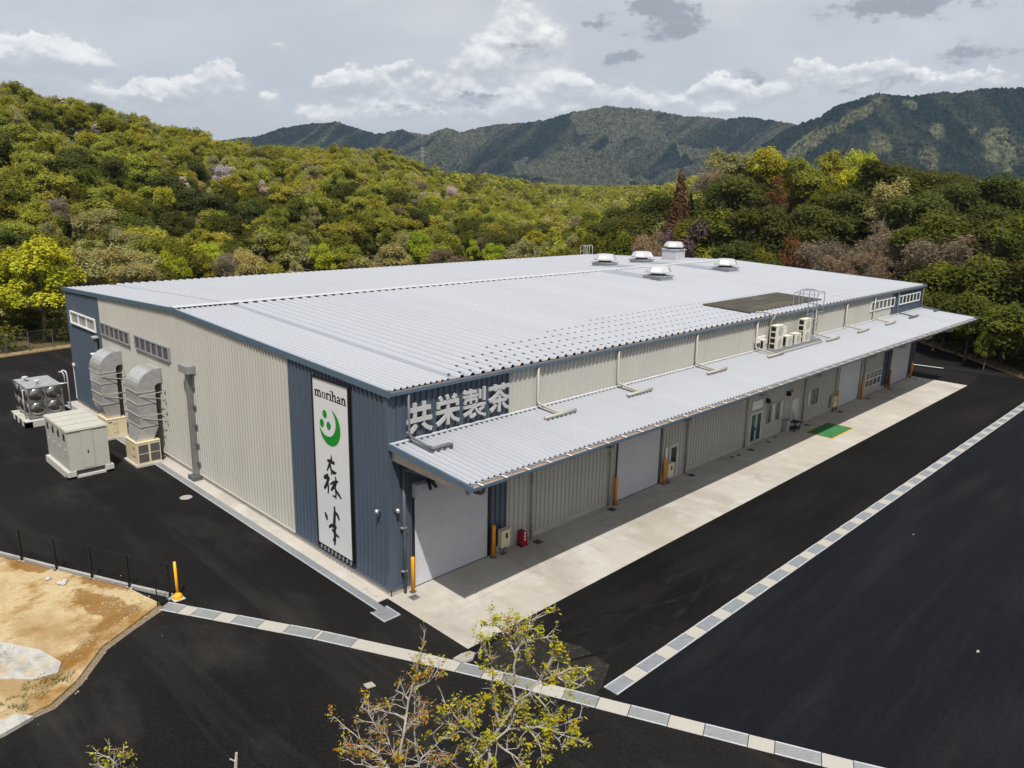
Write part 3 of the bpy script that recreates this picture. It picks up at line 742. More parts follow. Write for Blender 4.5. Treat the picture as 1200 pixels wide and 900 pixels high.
# serif lettering "morihan" in (u to the right, v up) -> y = y0 - u
def serif(text, y0, base, xh, asc, adv_scale):
    mb = MB(); u = 0.0
    S = .078; T = .026
    def rect(u0, u1, v0, v1): poly2(mb, [(y0 - u0, base + v0), (y0 - u1, base + v0), (y0 - u1, base + v1), (y0 - u0, base + v1)])
    def stem(uc, top, flag=True, foot=True):
        rect(uc - S / 2, uc + S / 2, 0, top)
        if foot: rect(uc - S * 1.15, uc + S * 1.15, 0, T)
        if flag: poly2(mb, [(y0 - (uc - S * 1.2), base + top - .035), (y0 - (uc), base + top - .05), (y0 - (uc + S / 2), base + top), (y0 - (uc - S * 1.1), base + top - .012)])
    def arch(ua, ub, top):
        pts = [(y0 - ua, base + top * .72), (y0 - (ua + (ub - ua) * .35), base + top * .96), (y0 - (ua + (ub - ua) * .75), base + top * .93), (y0 - ub, base + top * .65)]
        band(mb, pts, [.014, .028, .042, .038], poly2)
    for ch in text:
        if ch == 'm':
            a, b, c = u + .07, u + .235, u + .40
            stem(a, xh); stem(b, xh * .7, False); stem(c, xh * .7, False); arch(a, b, xh); arch(b, c, xh); u += .49
        elif ch == 'n':
            a, b = u + .07, u + .25; stem(a, xh); stem(b, xh * .7, False); arch(a, b, xh); u += .33
        elif ch == 'h':
            a, b = u + .07, u + .25; stem(a, asc); stem(b, xh * .7, False); arch(a, b, xh); u += .33
        elif ch == 'o':
            cx = u + .145
            O = [(y0 - cx + .13 * math.cos(t), base + xh / 2 + xh * .51 * math.sin(t)) for t in [2 * math.pi * k / 20 for k in range(20)]]
            I = [(y0 - cx + .058 * math.cos(t), base + xh / 2 + xh * .42 * math.sin(t)) for t in [2 * math.pi * k / 20 for k in range(20)]]
            for k in range(20):
                mb.add([(-.164, *O[k]), (-.164, *O[(k + 1) % 20]), (-.164, *I[(k + 1) % 20]), (-.164, *I[k])], [(0, 1, 2, 3)])
            u += .30
        elif ch == 'r':
            a = u + .07; stem(a, xh); band(mb, [(y0 - a, base + xh * .65), (y0 - a - .07, base + xh * .93), (y0 - a - .13, base + xh * .88)], [.016, .028, .04], poly2); u += .235
        elif ch == 'i':
            a = u + .07; stem(a, xh); poly2(mb, ell(y0 - a, base + asc * .93, .034, .034, 12)); u += .155
        elif ch == 'a':
            b = u + .20
            rect(b - S / 2, b + S / 2, .0, xh * .75); rect(b, b + .06, 0, T)
            band(mb, [(y0 - u - .05, base + xh * .78), (y0 - u - .11, base + xh * .97), (y0 - b, base + xh * .70)], [.034, .026, .034], poly2)
            band(mb, [(y0 - b, base + xh * .56), (y0 - u - .08, base + xh * .42), (y0 - u - .05, base + xh * .18), (y0 - u - .11, base + xh * .03), (y0 - b, base + xh * .16)], [.018, .028, .038, .026, .018], poly2); u += .29
    o = build('serif_lettering', mb, X['ink'], sg)
    return u
wd = 2.13
serif('morihan', 4.98, 7.52, .275, .43, 1)
for o in sg.children:
    if o.name.startswith('serif_lettering'):
        # widen the drawn word to the panel width
        for v in o.data.vertices:
            yy = v.co.y + 3.78
            v.co.y = (4.98 - (4.98 - yy) * (2.36 / 2.10)) - 3.78

# big letters over the canopy
GL = {
 'kyo': [((.32, .98), (.32, .44)), ((.68, .98), (.68, .44)), ((.07, .76), (.93, .76)), ((.02, .42), (.98, .42)), ((.37, .28), (.24, .13), (.05, .03)), ((.63, .28), (.78, .13), (.97, .05))],
 'ei': [((.17, .97), (.25, .82)), ((.46, .99), (.5, .84)), ((.83, .97), (.73, .82)), ((.06, .75), (.94, .75)), ((.115, .75), (.115, .58)), ((.885, .75), (.885, .58)), ((.03, .46), (.97, .46)), ((.5, .67), (.5, .0)), ((.46, .44), (.3, .2), (.05, .06)), ((.54, .44), (.7, .2), (.96, .06))],
 'sei': [((.13, .98), (.06, .86)), ((.1, .89), (.58, .89)), ((.02, .76), (.63, .76)), ((.33, .99), (.33, .5)), ((.1, .65), (.57, .65)), ((.1, .65), (.1, .51)), ((.57, .65), (.57, .51)), ((.73, .93), (.73, .62)), ((.92, .99), (.92, .53)), ((.03, .41), (.97, .41)), ((.5, .48), (.5, .42)), ((.48, .40), (.3, .25), (.04, .14)), ((.33, .26), (.33, .06), (.55, .12)), ((.9, .32), (.70, .22)), ((.50, .38), (.66, .16), (.97, .02))],
 'cha': [((.03, .87), (.97, .87)), ((.32, .99), (.32, .76)), ((.68, .99), (.68, .76)), ((.5, .76), (.32, .56), (.03, .44)), ((.5, .76), (.68, .56), (.97, .44)), ((.16, .40), (.84, .40)), ((.5, .58), (.5, .0)), ((.33, .30), (.25, .17), (.1, .08)), ((.66, .30), (.76, .17), (.92, .08))]}
ls = thing('wall_lettering', 'row of four large silver Japanese characters on navy wall above the canopy', 'sign', (3.5, -.1, 6.7))
for gname, xa, xb, za, zb in (('kyo', .76, 2.05, 6.76, 8.02), ('ei', 2.22, 3.51, 6.80, 8.05), ('sei', 3.67, 4.98, 6.80, 8.08), ('cha', 5.12, 6.42, 6.80, 8.05)):
    mb = MB()
    for k, st in enumerate(GL[gname]):
        hw = .058 if gname != 'sei' else .045
        if gname in ('kyo',): hw = .066
        pts = [(xa + p[0] * (xb - xa), za + p[1] * (zb - za)) for p in st]
        nf = .215 + .0012 * k
        w_ = hw * (xb - xa)
        if len(pts) == 2:
            P0, P1 = np.array(pts[0]), np.array(pts[1]); dd = (P1 - P0) / np.linalg.norm(P1 - P0); nn = np.array([-dd[1], dd[0]]) * w_
            poly = [tuple(P0 + nn), tuple(P1 + nn), tuple(P1 - nn), tuple(P0 - nn)]
            mb.prism(poly, lambda a, z: (a, -.13, z), lambda a, z: (a, -nf, z))
        else:
            band(mb, pts, [w_] * len(pts), lambda m_, pl: m_.prism(pl, lambda a, z: (a, -.13, z), lambda a, z: (a, -nf, z)))
    build('letter', mb, X['letter'], ls)

# ------------------------------------------------------------------ roof ventilators
def ventilator(x, y, tall, label):
    z = rz(y) + .02
    t = thing('roof_ventilator', label, 'ventilator', (x, y, z), 'roof ventilators')
    hb = 1.25 if tall else .42
    mb = MB(); mb.box(x - .88, x + .88, y - .88, y + .88, z - .05, z + hb); mb.box(x - .98, x + .98, y - .98, y + .98, z + hb - .10, z + hb - .02)
    build('base_curb', mb, X['galv_flat'] if tall else X['steel_box'], t)
    z2 = z + hb
    mb = MB(); mb.lathe(x, y, [(.62, z2), (.62, z2 + .30)], 20); build('neck', mb, X['darkgrey'], t)
    mb = MB(); mb.lathe(x, y, [(.62, z2 + .16), (1.12, z2 + .20), (1.12, z2 + .30), (.92, z2 + .66), (.74, z2 + .76), (.0, z2 + .80)], 8)
    build('hood', mb, X['hood'], t)
ventilator(43.4, 23.9, False, 'low silver ventilator farthest left on the roof, beyond the ridge')
ventilator(49.9, 24.2, False, 'low silver ventilator beyond the ridge, between the leftmost one and the tall one')
ventilator(55.8, 24.25, True, 'tallest silver ventilator, standing on a high square box at roof back')
ventilator(37.9, 13.9, False, 'low silver ventilator nearest the camera on the front roof slope')
ventilator(49.8, 14.45, False, 'low silver ventilator farthest right on the front roof slope')
# roof mat
mb = MB()
nx = 6; x0, x1, y0, y1 = 29.45, 40.35, .85, 4.45
for i in range(nx):
    for j in range(3):
        a0 = x0 + (x1 - x0) * i / nx; a1 = x0 + (x1 - x0) * (i + 1) / nx; b0 = y0 + (y1 - y0) * j / 3; b1 = y0 + (y1 - y0) * (j + 1) / 3
        g = .02
        za, zb = rz(b0) + .11, rz(b1) + .11
        mb.hexa([(a0 + g, b0 + g, za), (a1 - g, b0 + g, za), (a1 - g, b1 - g, zb), (a0 + g, b1 - g, zb)],
                [(a0 + g, b0 + g, za + .04), (a1 - g, b0 + g, za + .04), (a1 - g, b1 - g, zb + .04), (a0 + g, b1 - g, zb + .04)], random.choice((0, 0, 1)))
tag(build('roof_mat', mb, [X['mat_roof'], X['mat_roof2']]), 'large dark olive shade mat of square tiles lying on the silver roof', 'roof mat')
# roof hatch rail at far edge
mb = MB(); xa, ya = 58.6, W - .3
for dx in (0, .65, 1.3):
    mb.tube([(xa + dx, ya + .5, rz(W) - .6), (xa + dx, ya + .5, rz(W) + 1.1), (xa + dx, ya + .25, rz(W) + 1.25), (xa + dx, ya - .2, rz(W) + 1.25), (xa + dx, ya - .35, rz(W) + 1.1), (xa + dx, ya - .35, rz(W) + .1)], .035, 6)
tag(build('ladder_rail', mb, X['galv_flat']), 'pale ladder handrails rising over the far eave of the roof', 'ladder')
# access ladder with hoop
t = thing('access_ladder', 'grey steel ladder with landing rails from canopy up to the roof', 'ladder', (36.3, -.3, 6.45))
mb = MB()
for x in (36.0, 36.55):
    mb.tube([(x, -.42, cz(-.42) + .05), (x, -.42, 9.65), (x, -.36, 9.82), (x, -.2, 9.9), (x, .5, 9.9), (x, .62, 9.8), (x, .66, 8.8)], .03, 6)
for x in (35.0, 37.5):
    mb.tube([(x, -.5, 9.7), (x, .5, 9.75), (x, .6, 9.65), (x, .6, 8.8)], .028, 6); mb.tube([(x, -.5, 9.7), (x, -.5, 7.9)], .028, 6)
build('stile', mb, X['plat'], t)
mb = MB()
z = 6.7
while z < 8.8: mb.tube([(36.0, -.42, z), (36.55, -.42, z)], .018, 5); z += .3
build('rung', mb, X['plat'], t)
mb = MB()
mb.tube([(35.0, -.5, 9.7), (36.0, -.42, 9.65)], .024, 5); mb.tube([(36.55, -.42, 9.65), (37.5, -.5, 9.7)], .024, 5)
mb.tube([(35.0, -.5, 8.3), (36.0, -.42, 8.3)], .024, 5); mb.tube([(36.55, -.42, 8.3), (37.5, -.5, 8.3)], .024, 5)
mb.tube([(35.0, -.5, 7.9), (37.5, -.5, 7.9)], .024, 5); mb.tube([(35.0, .5, 9.75), (36.0, .5, 9.75)], .024, 5); mb.tube([(36.55, .5, 9.75), (37.5, .5, 9.75)], .024, 5)
build('guard_rail', mb, X['plat'], t)
# air conditioners and their deck on the canopy
t = thing('equipment_deck', 'grey steel deck on the canopy under the air conditioning units', 'deck', (31.8, -.9, 6.5))
mb = MB()
for yy in (-.35, -.75, -1.15): mb.box(29.0, 36.1, yy - .06, yy + .06, cz(yy) + .07, cz(yy) + .17)
for k in range(24): mb.box(29.05 + k * .3, 29.2 + k * .3, -1.2, -.3, cz(-.75) + .175, cz(-.75) + .2)
build('deck_frame', mb, X['plat'], t)
mb = MB(); mb.tube([(29.2, -1.5, cz(-1.5) + .18), (35.6, -1.5, cz(-1.5) + .18), (35.7, -1.35, cz(-1.5) + .2)], .05, 8)
build('drain_pipe', mb, X['beige_pipe'], t, True)
DZ = 6.63
def acunit(x0, w, z1, fans, label, group, y0=-1.05, y1=-.6):
    t = thing('air_conditioner', label, 'air conditioner', (x0 + w / 2, (y0 + y1) / 2, DZ), group)
    mb = MB(); mb.box(x0, x0 + w, y0, y1, DZ, z1); mb.box(x0 - .015, x0 + w + .015, y0 - .015, y1 + .015, z1, z1 + .03)
    build('casing', mb, X['cream_ac'], t)
    hh = (z1 - DZ) / fans
    for k in range(fans):
        c = DZ + hh * (k + .5); mb = MB(); r = min(hh * .4, w * .38)
        mb.add([(x0 + w * .55 + r * math.cos(2 * math.pi * j / 16), y0 - .012, c + r * math.sin(2 * math.pi * j / 16)) for j in range(16)], [tuple(range(16))])
        build('fan_grille', mb, X['cabinet_side'], t)
    mb = MB()
    n = 4 if fans > 1 else 1
    hh = (z1 - DZ) / n
    for k in range(n): mb.box(x0 - .012, x0, y0 + .08, y1 - .06, DZ + hh * k + .06, DZ + hh * (k + 1) - .05)
    build('side_grille', mb, X['black'], t)
acunit(29.55, .98, 8.12, 2, 'tall cream two-fan air conditioner nearest the grey wall boxes on canopy', 'air conditioners on the canopy')
acunit(31.1, .85, 7.28, 1, 'short cream air conditioner right beside the first tall unit on canopy', 'air conditioners on the canopy')
acunit(32.3, .88, 7.3, 1, 'short cream air conditioner left of the second tall unit on canopy', 'air conditioners on the canopy')
acunit(33.55, .98, 8.15, 2, 'tall cream two-fan air conditioner nearest the roof ladder', 'air conditioners on the canopy')
acunit(29.0, .4, 7.2, 1, 'small cream unit against the wall behind the first tall air conditioner', 'air conditioners on the canopy', -.55, -.25)
acunit(31.7, .42, 7.75, 1, 'small cream unit against the wall between the two tall air conditioners', 'air conditioners on the canopy', -.5, -.25)
for x, lb in ((28.55, 'pale grey wall box on the beige wall, the one farther from the air conditioners'), (29.25, 'pale grey wall box on the beige wall, the one beside the air conditioners')):
    t = thing('junction_box', lb, 'electrical box', (x + .3, -.1, 7.0), 'wall boxes')
    mb = MB(); mb.box(x, x + .6, -.07, -.24, 7.02, 7.4); build('box_body', mb, X['white'], t)
    mb = MB()
    for k in range(3): mb.tube([(x + .12 + k * .18, -.15, 7.02), (x + .12 + k * .18, -.15, 6.66)], .022, 5)
    build('conduit', mb, X['grey'], t)
mb = MB(); mb.tube([(30.55, -.12, 6.7), (30.4, -.14, 6.75), (30.38, -.15, 8.2), (30.4, -.25, 8.4), (30.55, -.32, 8.55), (30.5, -.3, 8.75), (30.2, .1, 8.85), (29.6, .5, 8.87)], .05, 8)
tag(build('refrigerant_pipe', mb, X['beige_pipe'], None, True), 'cream pipe bending from the canopy over the eave to the roof mat', 'pipe')

# ------------------------------------------------------------------ things on the apron
BOL = [(.91, 'yellow bollard beside the nearest shutter by the navy corner', 'yellow'), (5.48, 'orange bollard at the right side of the nearest shutter', 'orange'), (14.45, 'orange bollard left of the second shutter', 'orange'), (18.95, 'orange bollard right of the second shutter beside a grey door', 'orange'),
       (42.7, 'orange bollard left of the third shutter beside a beige pillar box', 'orange'), (47.75, 'orange bollard right of the third shutter by the eight-pane window', 'orange'), (53.95, 'orange bollard left of the farthest shutter', 'orange'), (59.4, 'orange bollard right of the farthest shutter at building end', 'orange')]
def bollard_mb(x, y, h, r=.082):
    mb = MB(); mb.lathe(x, y, [(r, .016), (r, h - .05), (r * .85, h - .015), (r * .4, h)], 16); return mb
for x, lb, c in BOL:
    t = thing('bollard', lb, 'bollard', (x, -.28, .016), 'bollards along the front wall')
    build('post', bollard_mb(x, -.28, 1.58), X[c], t, True)
    mb = MB(); mb.lathe(x, -.28, [(.15, .0165), (.15, .026), (.09, .03)], 14); build('base_plate', mb, X['darkgrey'], t)
for x, y, lb in ((6.05, -.33, 'cream control box on a thin stand beside the orange bollard at the nearest shutter'), (19.3, -.33, 'cream control box on a thin stand beside the second shutter'), (41.95, -.3, 'beige control box beside the bollard left of the third shutter')):
    t = thing('control_box', lb, 'control box', (x, y, .016), 'control boxes')
    mb = MB(); mb.box(x - .26, x + .26, y - .16, y + .1, .42, 1.22); mb.box(x - .28, x + .28, y - .18, y + .11, 1.22, 1.25); build('box_body', mb, X['cream'], t)
    mb = MB(); mb.tube([(x, y, .016), (x, y, .42)], .035, 8); mb.box(x - .12, x + .16, y - .1, y + .08, .0165, .04); build('stand', mb, X['darkgrey'], t)
    mb = MB(); mb.box(x - .02, x + .12, y - .165, y - .16, .82, 1.08); build('switch_plate', mb, X['black'], t)
t = thing('hydrant_box', 'red rounded fire extinguisher box on the apron beside a beige downpipe', 'extinguisher box', (7.35, -.3, .016))
mb = MB()
poly = [(-.16, 0), (.16, 0), (.16, .58), (.12, .69), (.05, .74), (-.05, .74), (-.12, .69), (-.16, .58)]
mb.prism(poly, lambda a, z: (7.35 + a, -.12, .02 + z), lambda a, z: (7.35 + a, -.45, .02 + z)); build('case', mb, X['red'], t)
mb = MB()
for k in range(3): mb.box(7.30, 7.40, -.456, -.45, .30 + k * .16, .40 + k * .16)
build('lettering', mb, X['white'], t)
mb = MB(); mb.box(7.13, 7.57, -.1, -.47, .017, .05); build('base', mb, X['black'], t)
mb = MB(); mb.box(19.22, 19.45, -.07, -.1, 1.25, 2.05); tag(build('notice_board', mb, X['white']), 'narrow white notice board on beige wall left of the grey door', 'sign')
t = thing('hand_trolley', 'small black hand trolley parked below the frosted door', 'trolley', (34.9, -.55, .016))
mb = MB(); mb.box(34.5, 35.3, -.8, -.3, .2, .26); mb.box(34.5, 35.3, -.8, -.3, .62, .67)
for x in (34.52, 35.26):
    for y in (-.78, -.34): mb.box(x - .02, x + .02, y - .02, y + .02, .2, .67)
build('tray', mb, X['black'], t)
for x in (34.58, 35.2):
    for y in (-.74, -.36):
        mb = MB(); mb.tube([(x, y - .025, .1), (x, y + .025, .1)], .08, 10); build('wheel', mb, X['darkgrey'], t)
mb = MB(); mb.tube([(34.55, -.34, .6), (34.52, -.3, 1.35), (34.95, -.3, 1.4), (34.98, -.3, 1.35), (35.1, -.34, .6)], .02, 6); build('handle', mb, X['steel'], t)
t = thing('bin', 'small grey bin standing at the wall left of the black trolley', 'bin', (34.1, -.25, .016))
mb = MB(); mb.hexa([(33.95, -.42, .02), (34.3, -.42, .02), (34.3, -.12, .02), (33.95, -.12, .02)], [(33.92, -.45, .85), (34.33, -.45, .85), (34.33, -.1, .85), (33.92, -.1, .85)]); build('bin_body', mb, X['cabinet_side'], t)
mb = MB(); mb.box(33.9, 34.35, -.47, -.08, .852, .9); build('lid', mb, X['grey'], t)
mb = MB(); mb.box(34.6, 35.0, -.07, -.14, 2.75, 2.9); tag(build('alarm_bell', mb, X['red']), 'small red alarm box on the wall above the frosted door', 'alarm')
# green mat with yellow edge
t = thing('floor_mat', 'green rectangular mat with yellow edging lying on the concrete apron', 'mat', (36.8, -2.3, .016))
mb = MB(); mb.box(34.98, 38.62, -3.2, -1.38, .0175, .032); build('mat_surface', mb, X['green_mat'], t)
mb = MB(); a0, a1, b0, b1 = 34.9, 38.7, -3.29, -1.3
for q in ((a0, a1, b0, b0 + .075), (a0, a1, b1 - .075, b1), (a0, a0 + .075, b0 + .075, b1 - .075), (a1 - .075, a1, b0 + .075, b1 - .075)): mb.box(*q, .0175, .030)
build('edging', mb, X['yellow'], t)
# small drain grates, manholes
GR = [(.67, -.68, 'square drain grate in the sunlit apron corner beside the yellow bollard'), (8.1, -.57, 'dark square drain grate beside the red extinguisher box'), (13.8, -.55, 'dark square drain grate left of the second shutter'), (21.4, -.57, 'dark square drain grate right of the grey door'),
      (28.45, -.65, 'dark square drain grate before the glass entrance'), (36.8, -.6, 'dark square drain grate behind the green mat'), (42.4, -.75, 'dark drain grate by the third shutter'), (48.2, -.62, 'dark square drain grate below the eight-pane window'), (53.2, -.66, 'dark square drain grate left of the farthest shutter'), (59.2, -.76, 'farthest dark drain grate at the end of the apron')]
for i, (x, y, lb) in enumerate(GR):
    t = thing('drain_grate', lb, 'drain grate', (x, y, .016), 'drain grates in the apron')
    mb = MB(); s = .2
    for q in ((x - s, x + s, y - s, y - s + .03), (x - s, x + s, y + s - .03, y + s), (x - s, x - s + .03, y - s + .03, y + s - .03), (x + s - .03, x + s, y - s + .03, y + s - .03)): mb.box(*q, .0168, .026)
    build('rim', mb, X['steel_box'] if i == 0 else X['darkgrey'], t)
    mb = MB(); mb.box(x - s + .03, x + s - .03, y - s + .03, y + s - .03, .0168, .02, 1)
    for k in range(7): mb.box(x - s + .05 + k * .047, x - s + .07 + k * .047, y - s + .03, y + s - .03, .0205, .0235, 0)
    build('bars', mb, [X['steel_box'] if i == 0 else X['darkgrey'], X['black']], t)
for x, y, lb, m_ in ((-1.75, 15.76, 'round grey manhole cover in the asphalt beside the gable wall', 'joint'), (26.2, -.55, 'small dark round lid in the apron left of the glass entrance, leftmost', 'darkgrey'), (26.9, -.62, 'small dark round lid in the apron, second from the left before the entrance', 'darkgrey'), (30.9, -.62, 'small dark round lid before the right edge of the glass entrance', 'darkgrey'), (32.2, -.4, 'small dark round lid under the four-pane window', 'darkgrey')):
    mb = MB(); r = .32 if m_ == 'joint' else .16
    z = .004 if m_ == 'joint' else .0168
    mb.lathe(x, y, [(r, z), (r, z + .012), (r * .9, z + .016), (r * .88, z + .011), (r * .3, z + .012)], 22)
    tag(build('manhole_cover', mb, X[m_]), lb, 'manhole cover', 'round covers')
for x, y, r, lb in ((-.42, 1.19, .14, 'square grey lid in the pale strip, farthest of three by the corner'), (-.43, .88, .08, 'tiny round lid in the pale strip, middle of three by the corner'), (-.44, .42, .07, 'tiny round lid in the pale strip, nearest the corner')):
    mb = MB(); mb.lathe(x, y, [(r, .0345), (r, .044), (r * .8, .047)], 4 if r > .1 else 12)
    tag(build('inspection_lid', mb, X['cabinet_side']), lb, 'lid', 'lids in the pale strip')
mb = MB(); mb.prism([(-4.12, -4.3), (-3.82, -4.38), (-3.8, -4.1), (-4.08, -4.02)], lambda x, y: (x, y, .002), lambda x, y: (x, y, .03))
tag(build('survey_plate', mb, X['joint']), 'small square concrete marker set in the asphalt left of the tree tops', 'marker')
mb = MB(); mb.prism([(-1.0, -5.02), (-.62, -5.0), (-.3, -5.08), (-.2, -5.3), (-.5, -5.5), (-.9, -5.42)], lambda x, y: (x, y, .002), lambda x, y: (x, y, .09))
tag(build('concrete_lump', mb, X['joint']), 'pale flat concrete lump at the tip of the apron beside the drain', 'concrete lump')
for i, (x, y, r) in enumerate(((22.5, -12.6, .07), (13.4, -17.8, .10))):
    mb = MB(); mb.prism([(x + r * math.cos(k * 1.05 + i) * (1 + .4 * math.sin(k * 3 + i)), y + r * .5 * math.sin(k * 1.05 + i)) for k in range(6)], lambda a, b: (a, b, .006), lambda a, b: (a, b, .02))
    tag(build('litter_scrap', mb, X['joint']), 'pale scrap of litter lying on the dark asphalt lot', 'litter', 'scraps on the asphalt lot')

# ------------------------------------------------------------------ drains
def strip_pieces(t, line, width, z, pieces, names, mats):
    """line: polyline; pieces: list of (s0, s1, kind)"""
    P = [np.array(p, float) for p in line]
    seg = [np.linalg.norm(P[i + 1] - P[i]) for i in range(len(P) - 1)]
    cum = np.concatenate([[0], np.cumsum(seg)])
    def at(s):
        s = min(max(s, 0), cum[-1] - 1e-6); i = int(np.searchsorted(cum, s, 'right') - 1)
        f = (s - cum[i]) / seg[i]; p = P[i] * (1 - f) + P[i + 1] * f
        d0 = (P[i + 1] - P[i]) / seg[i]
        return p, np.array([-d0[1], d0[0]])
    for s0, s1, k in pieces:
        ss = [s0 + .012] + [c for c in cum if s0 + .05 < c < s1 - .05] + [s1 - .012]
        mb = MB()
        for a, b in zip(ss[:-1], ss[1:]):
            pa, na = at(a); pb, nb_ = at(b)
            if a != ss[0]: na = (at(a - .02)[1] + at(a + .02)[1]) / 2
            if b != ss[-1]: nb_ = (at(b - .02)[1] + at(b + .02)[1]) / 2
            q = [pa - na * width / 2, pb - nb_ * width / 2, pb + nb_ * width / 2, pa + na * width / 2]
            mb.hexa([(x, y, .0) for x, y in q], [(x, y, z) for x, y in q], 0)
            if k == 0:   # pale kerb edges of the grating frame
                for e in (-1, 1):
                    o0, o1 = width / 2 - .05, width / 2
                    q = [pa + na * e * o0, pb + nb_ * e * o0, pb + nb_ * e * o1, pa + na * e * o1]
                    if e < 0: q = q[::-1]
                    mb.hexa([(x, y, z + .001) for x, y in q], [(x, y, z + .006) for x, y in q], 1)
        build(names[k], mb, mats[k], t)
    return cum[-1]
t = thing('drain_channel', 'long straight drain of alternating gratings and concrete covers across the black lot', 'drain', (28, -10.0, 0))
pc = []; s = 0
pc.append((0, 1.0, 0)); s = 1.0
while s < 58:
    pc.append((s, s + .78, 1)); pc.append((s + .78, s + 1.9, 0)); s += 1.9
strip_pieces(t, [(1.66, -9.92), (30, -10.05), (62, -10.2)], .58, .014, pc, ['grating', 'concrete_cover'], [[X['grate'], X['galv_flat']], [X['cover']]])
t = thing('drain_channel', 'curved drain of grating and concrete covers crossing the foreground from the black fence', 'drain', (0, -6, 0))
ys = [(5.5, 0), (4.75, 1), (4.25, 0), (3.35, 1), (2.7, 0), (1.7, 1), (.75, 0), (-.35, 1), (-.5, 0), (-1.75, 1), (-5.45, 0), (-6.3, 1), (-6.95, 0), (-8.0, 1), (-8.95, 0), (-10.0, 1), (-10.95, 0), (-12.1, 1), (-13.1, 0), (-14.3, 1), (-15.0, 0), (-16.2, 1), (-17, 0), (-18.2, 1), (-19.4, 0), (-20.5, 1), (-22, 0), (-23, None)]
Pn = np.array(DR); cum = np.concatenate([[0], np.cumsum(np.hypot(*(Pn[1:] - Pn[:-1]).T))])
sy = lambda y: float(np.interp(-y, -Pn[:, 1], cum))
pc = [(sy(a[0]), sy(b[0]), a[1]) for a, b in zip(ys[:-1], ys[1:])]
strip_pieces(t, DR, .60, .014, pc, ['grating', 'concrete_cover'], [[X['grate_pale'], X['galv_flat']], [X['cover']]])
t = thing('side_gutter', 'narrow steel covered gutter running along the gable wall to a square grating', 'gutter', (-.82, 18, 0))
mb = MB(); mb.box(-.98, -.66, -.46, 39.2, 0, .022); build('gutter_cover', mb, X['grate'], t)
mb = MB(); mb.box(-1.02, -.98, -.46, 39.2, 0, .028); build('kerb_edge', mb, X['galv_flat'], t)
mb = MB(); mb.box(-1.27, -.58, -1.32, -.48, 0, .03); build('end_grating', mb, X['grate'], t)
mb = MB()
for q in ((-1.31, -1.27, -1.36, -.44), (-.58, -.54, -1.36, -.465), (-1.27, -.58, -1.36, -1.32)): mb.box(*q, 0, .036)
build('grating_frame', mb, X['galv_flat'], t)

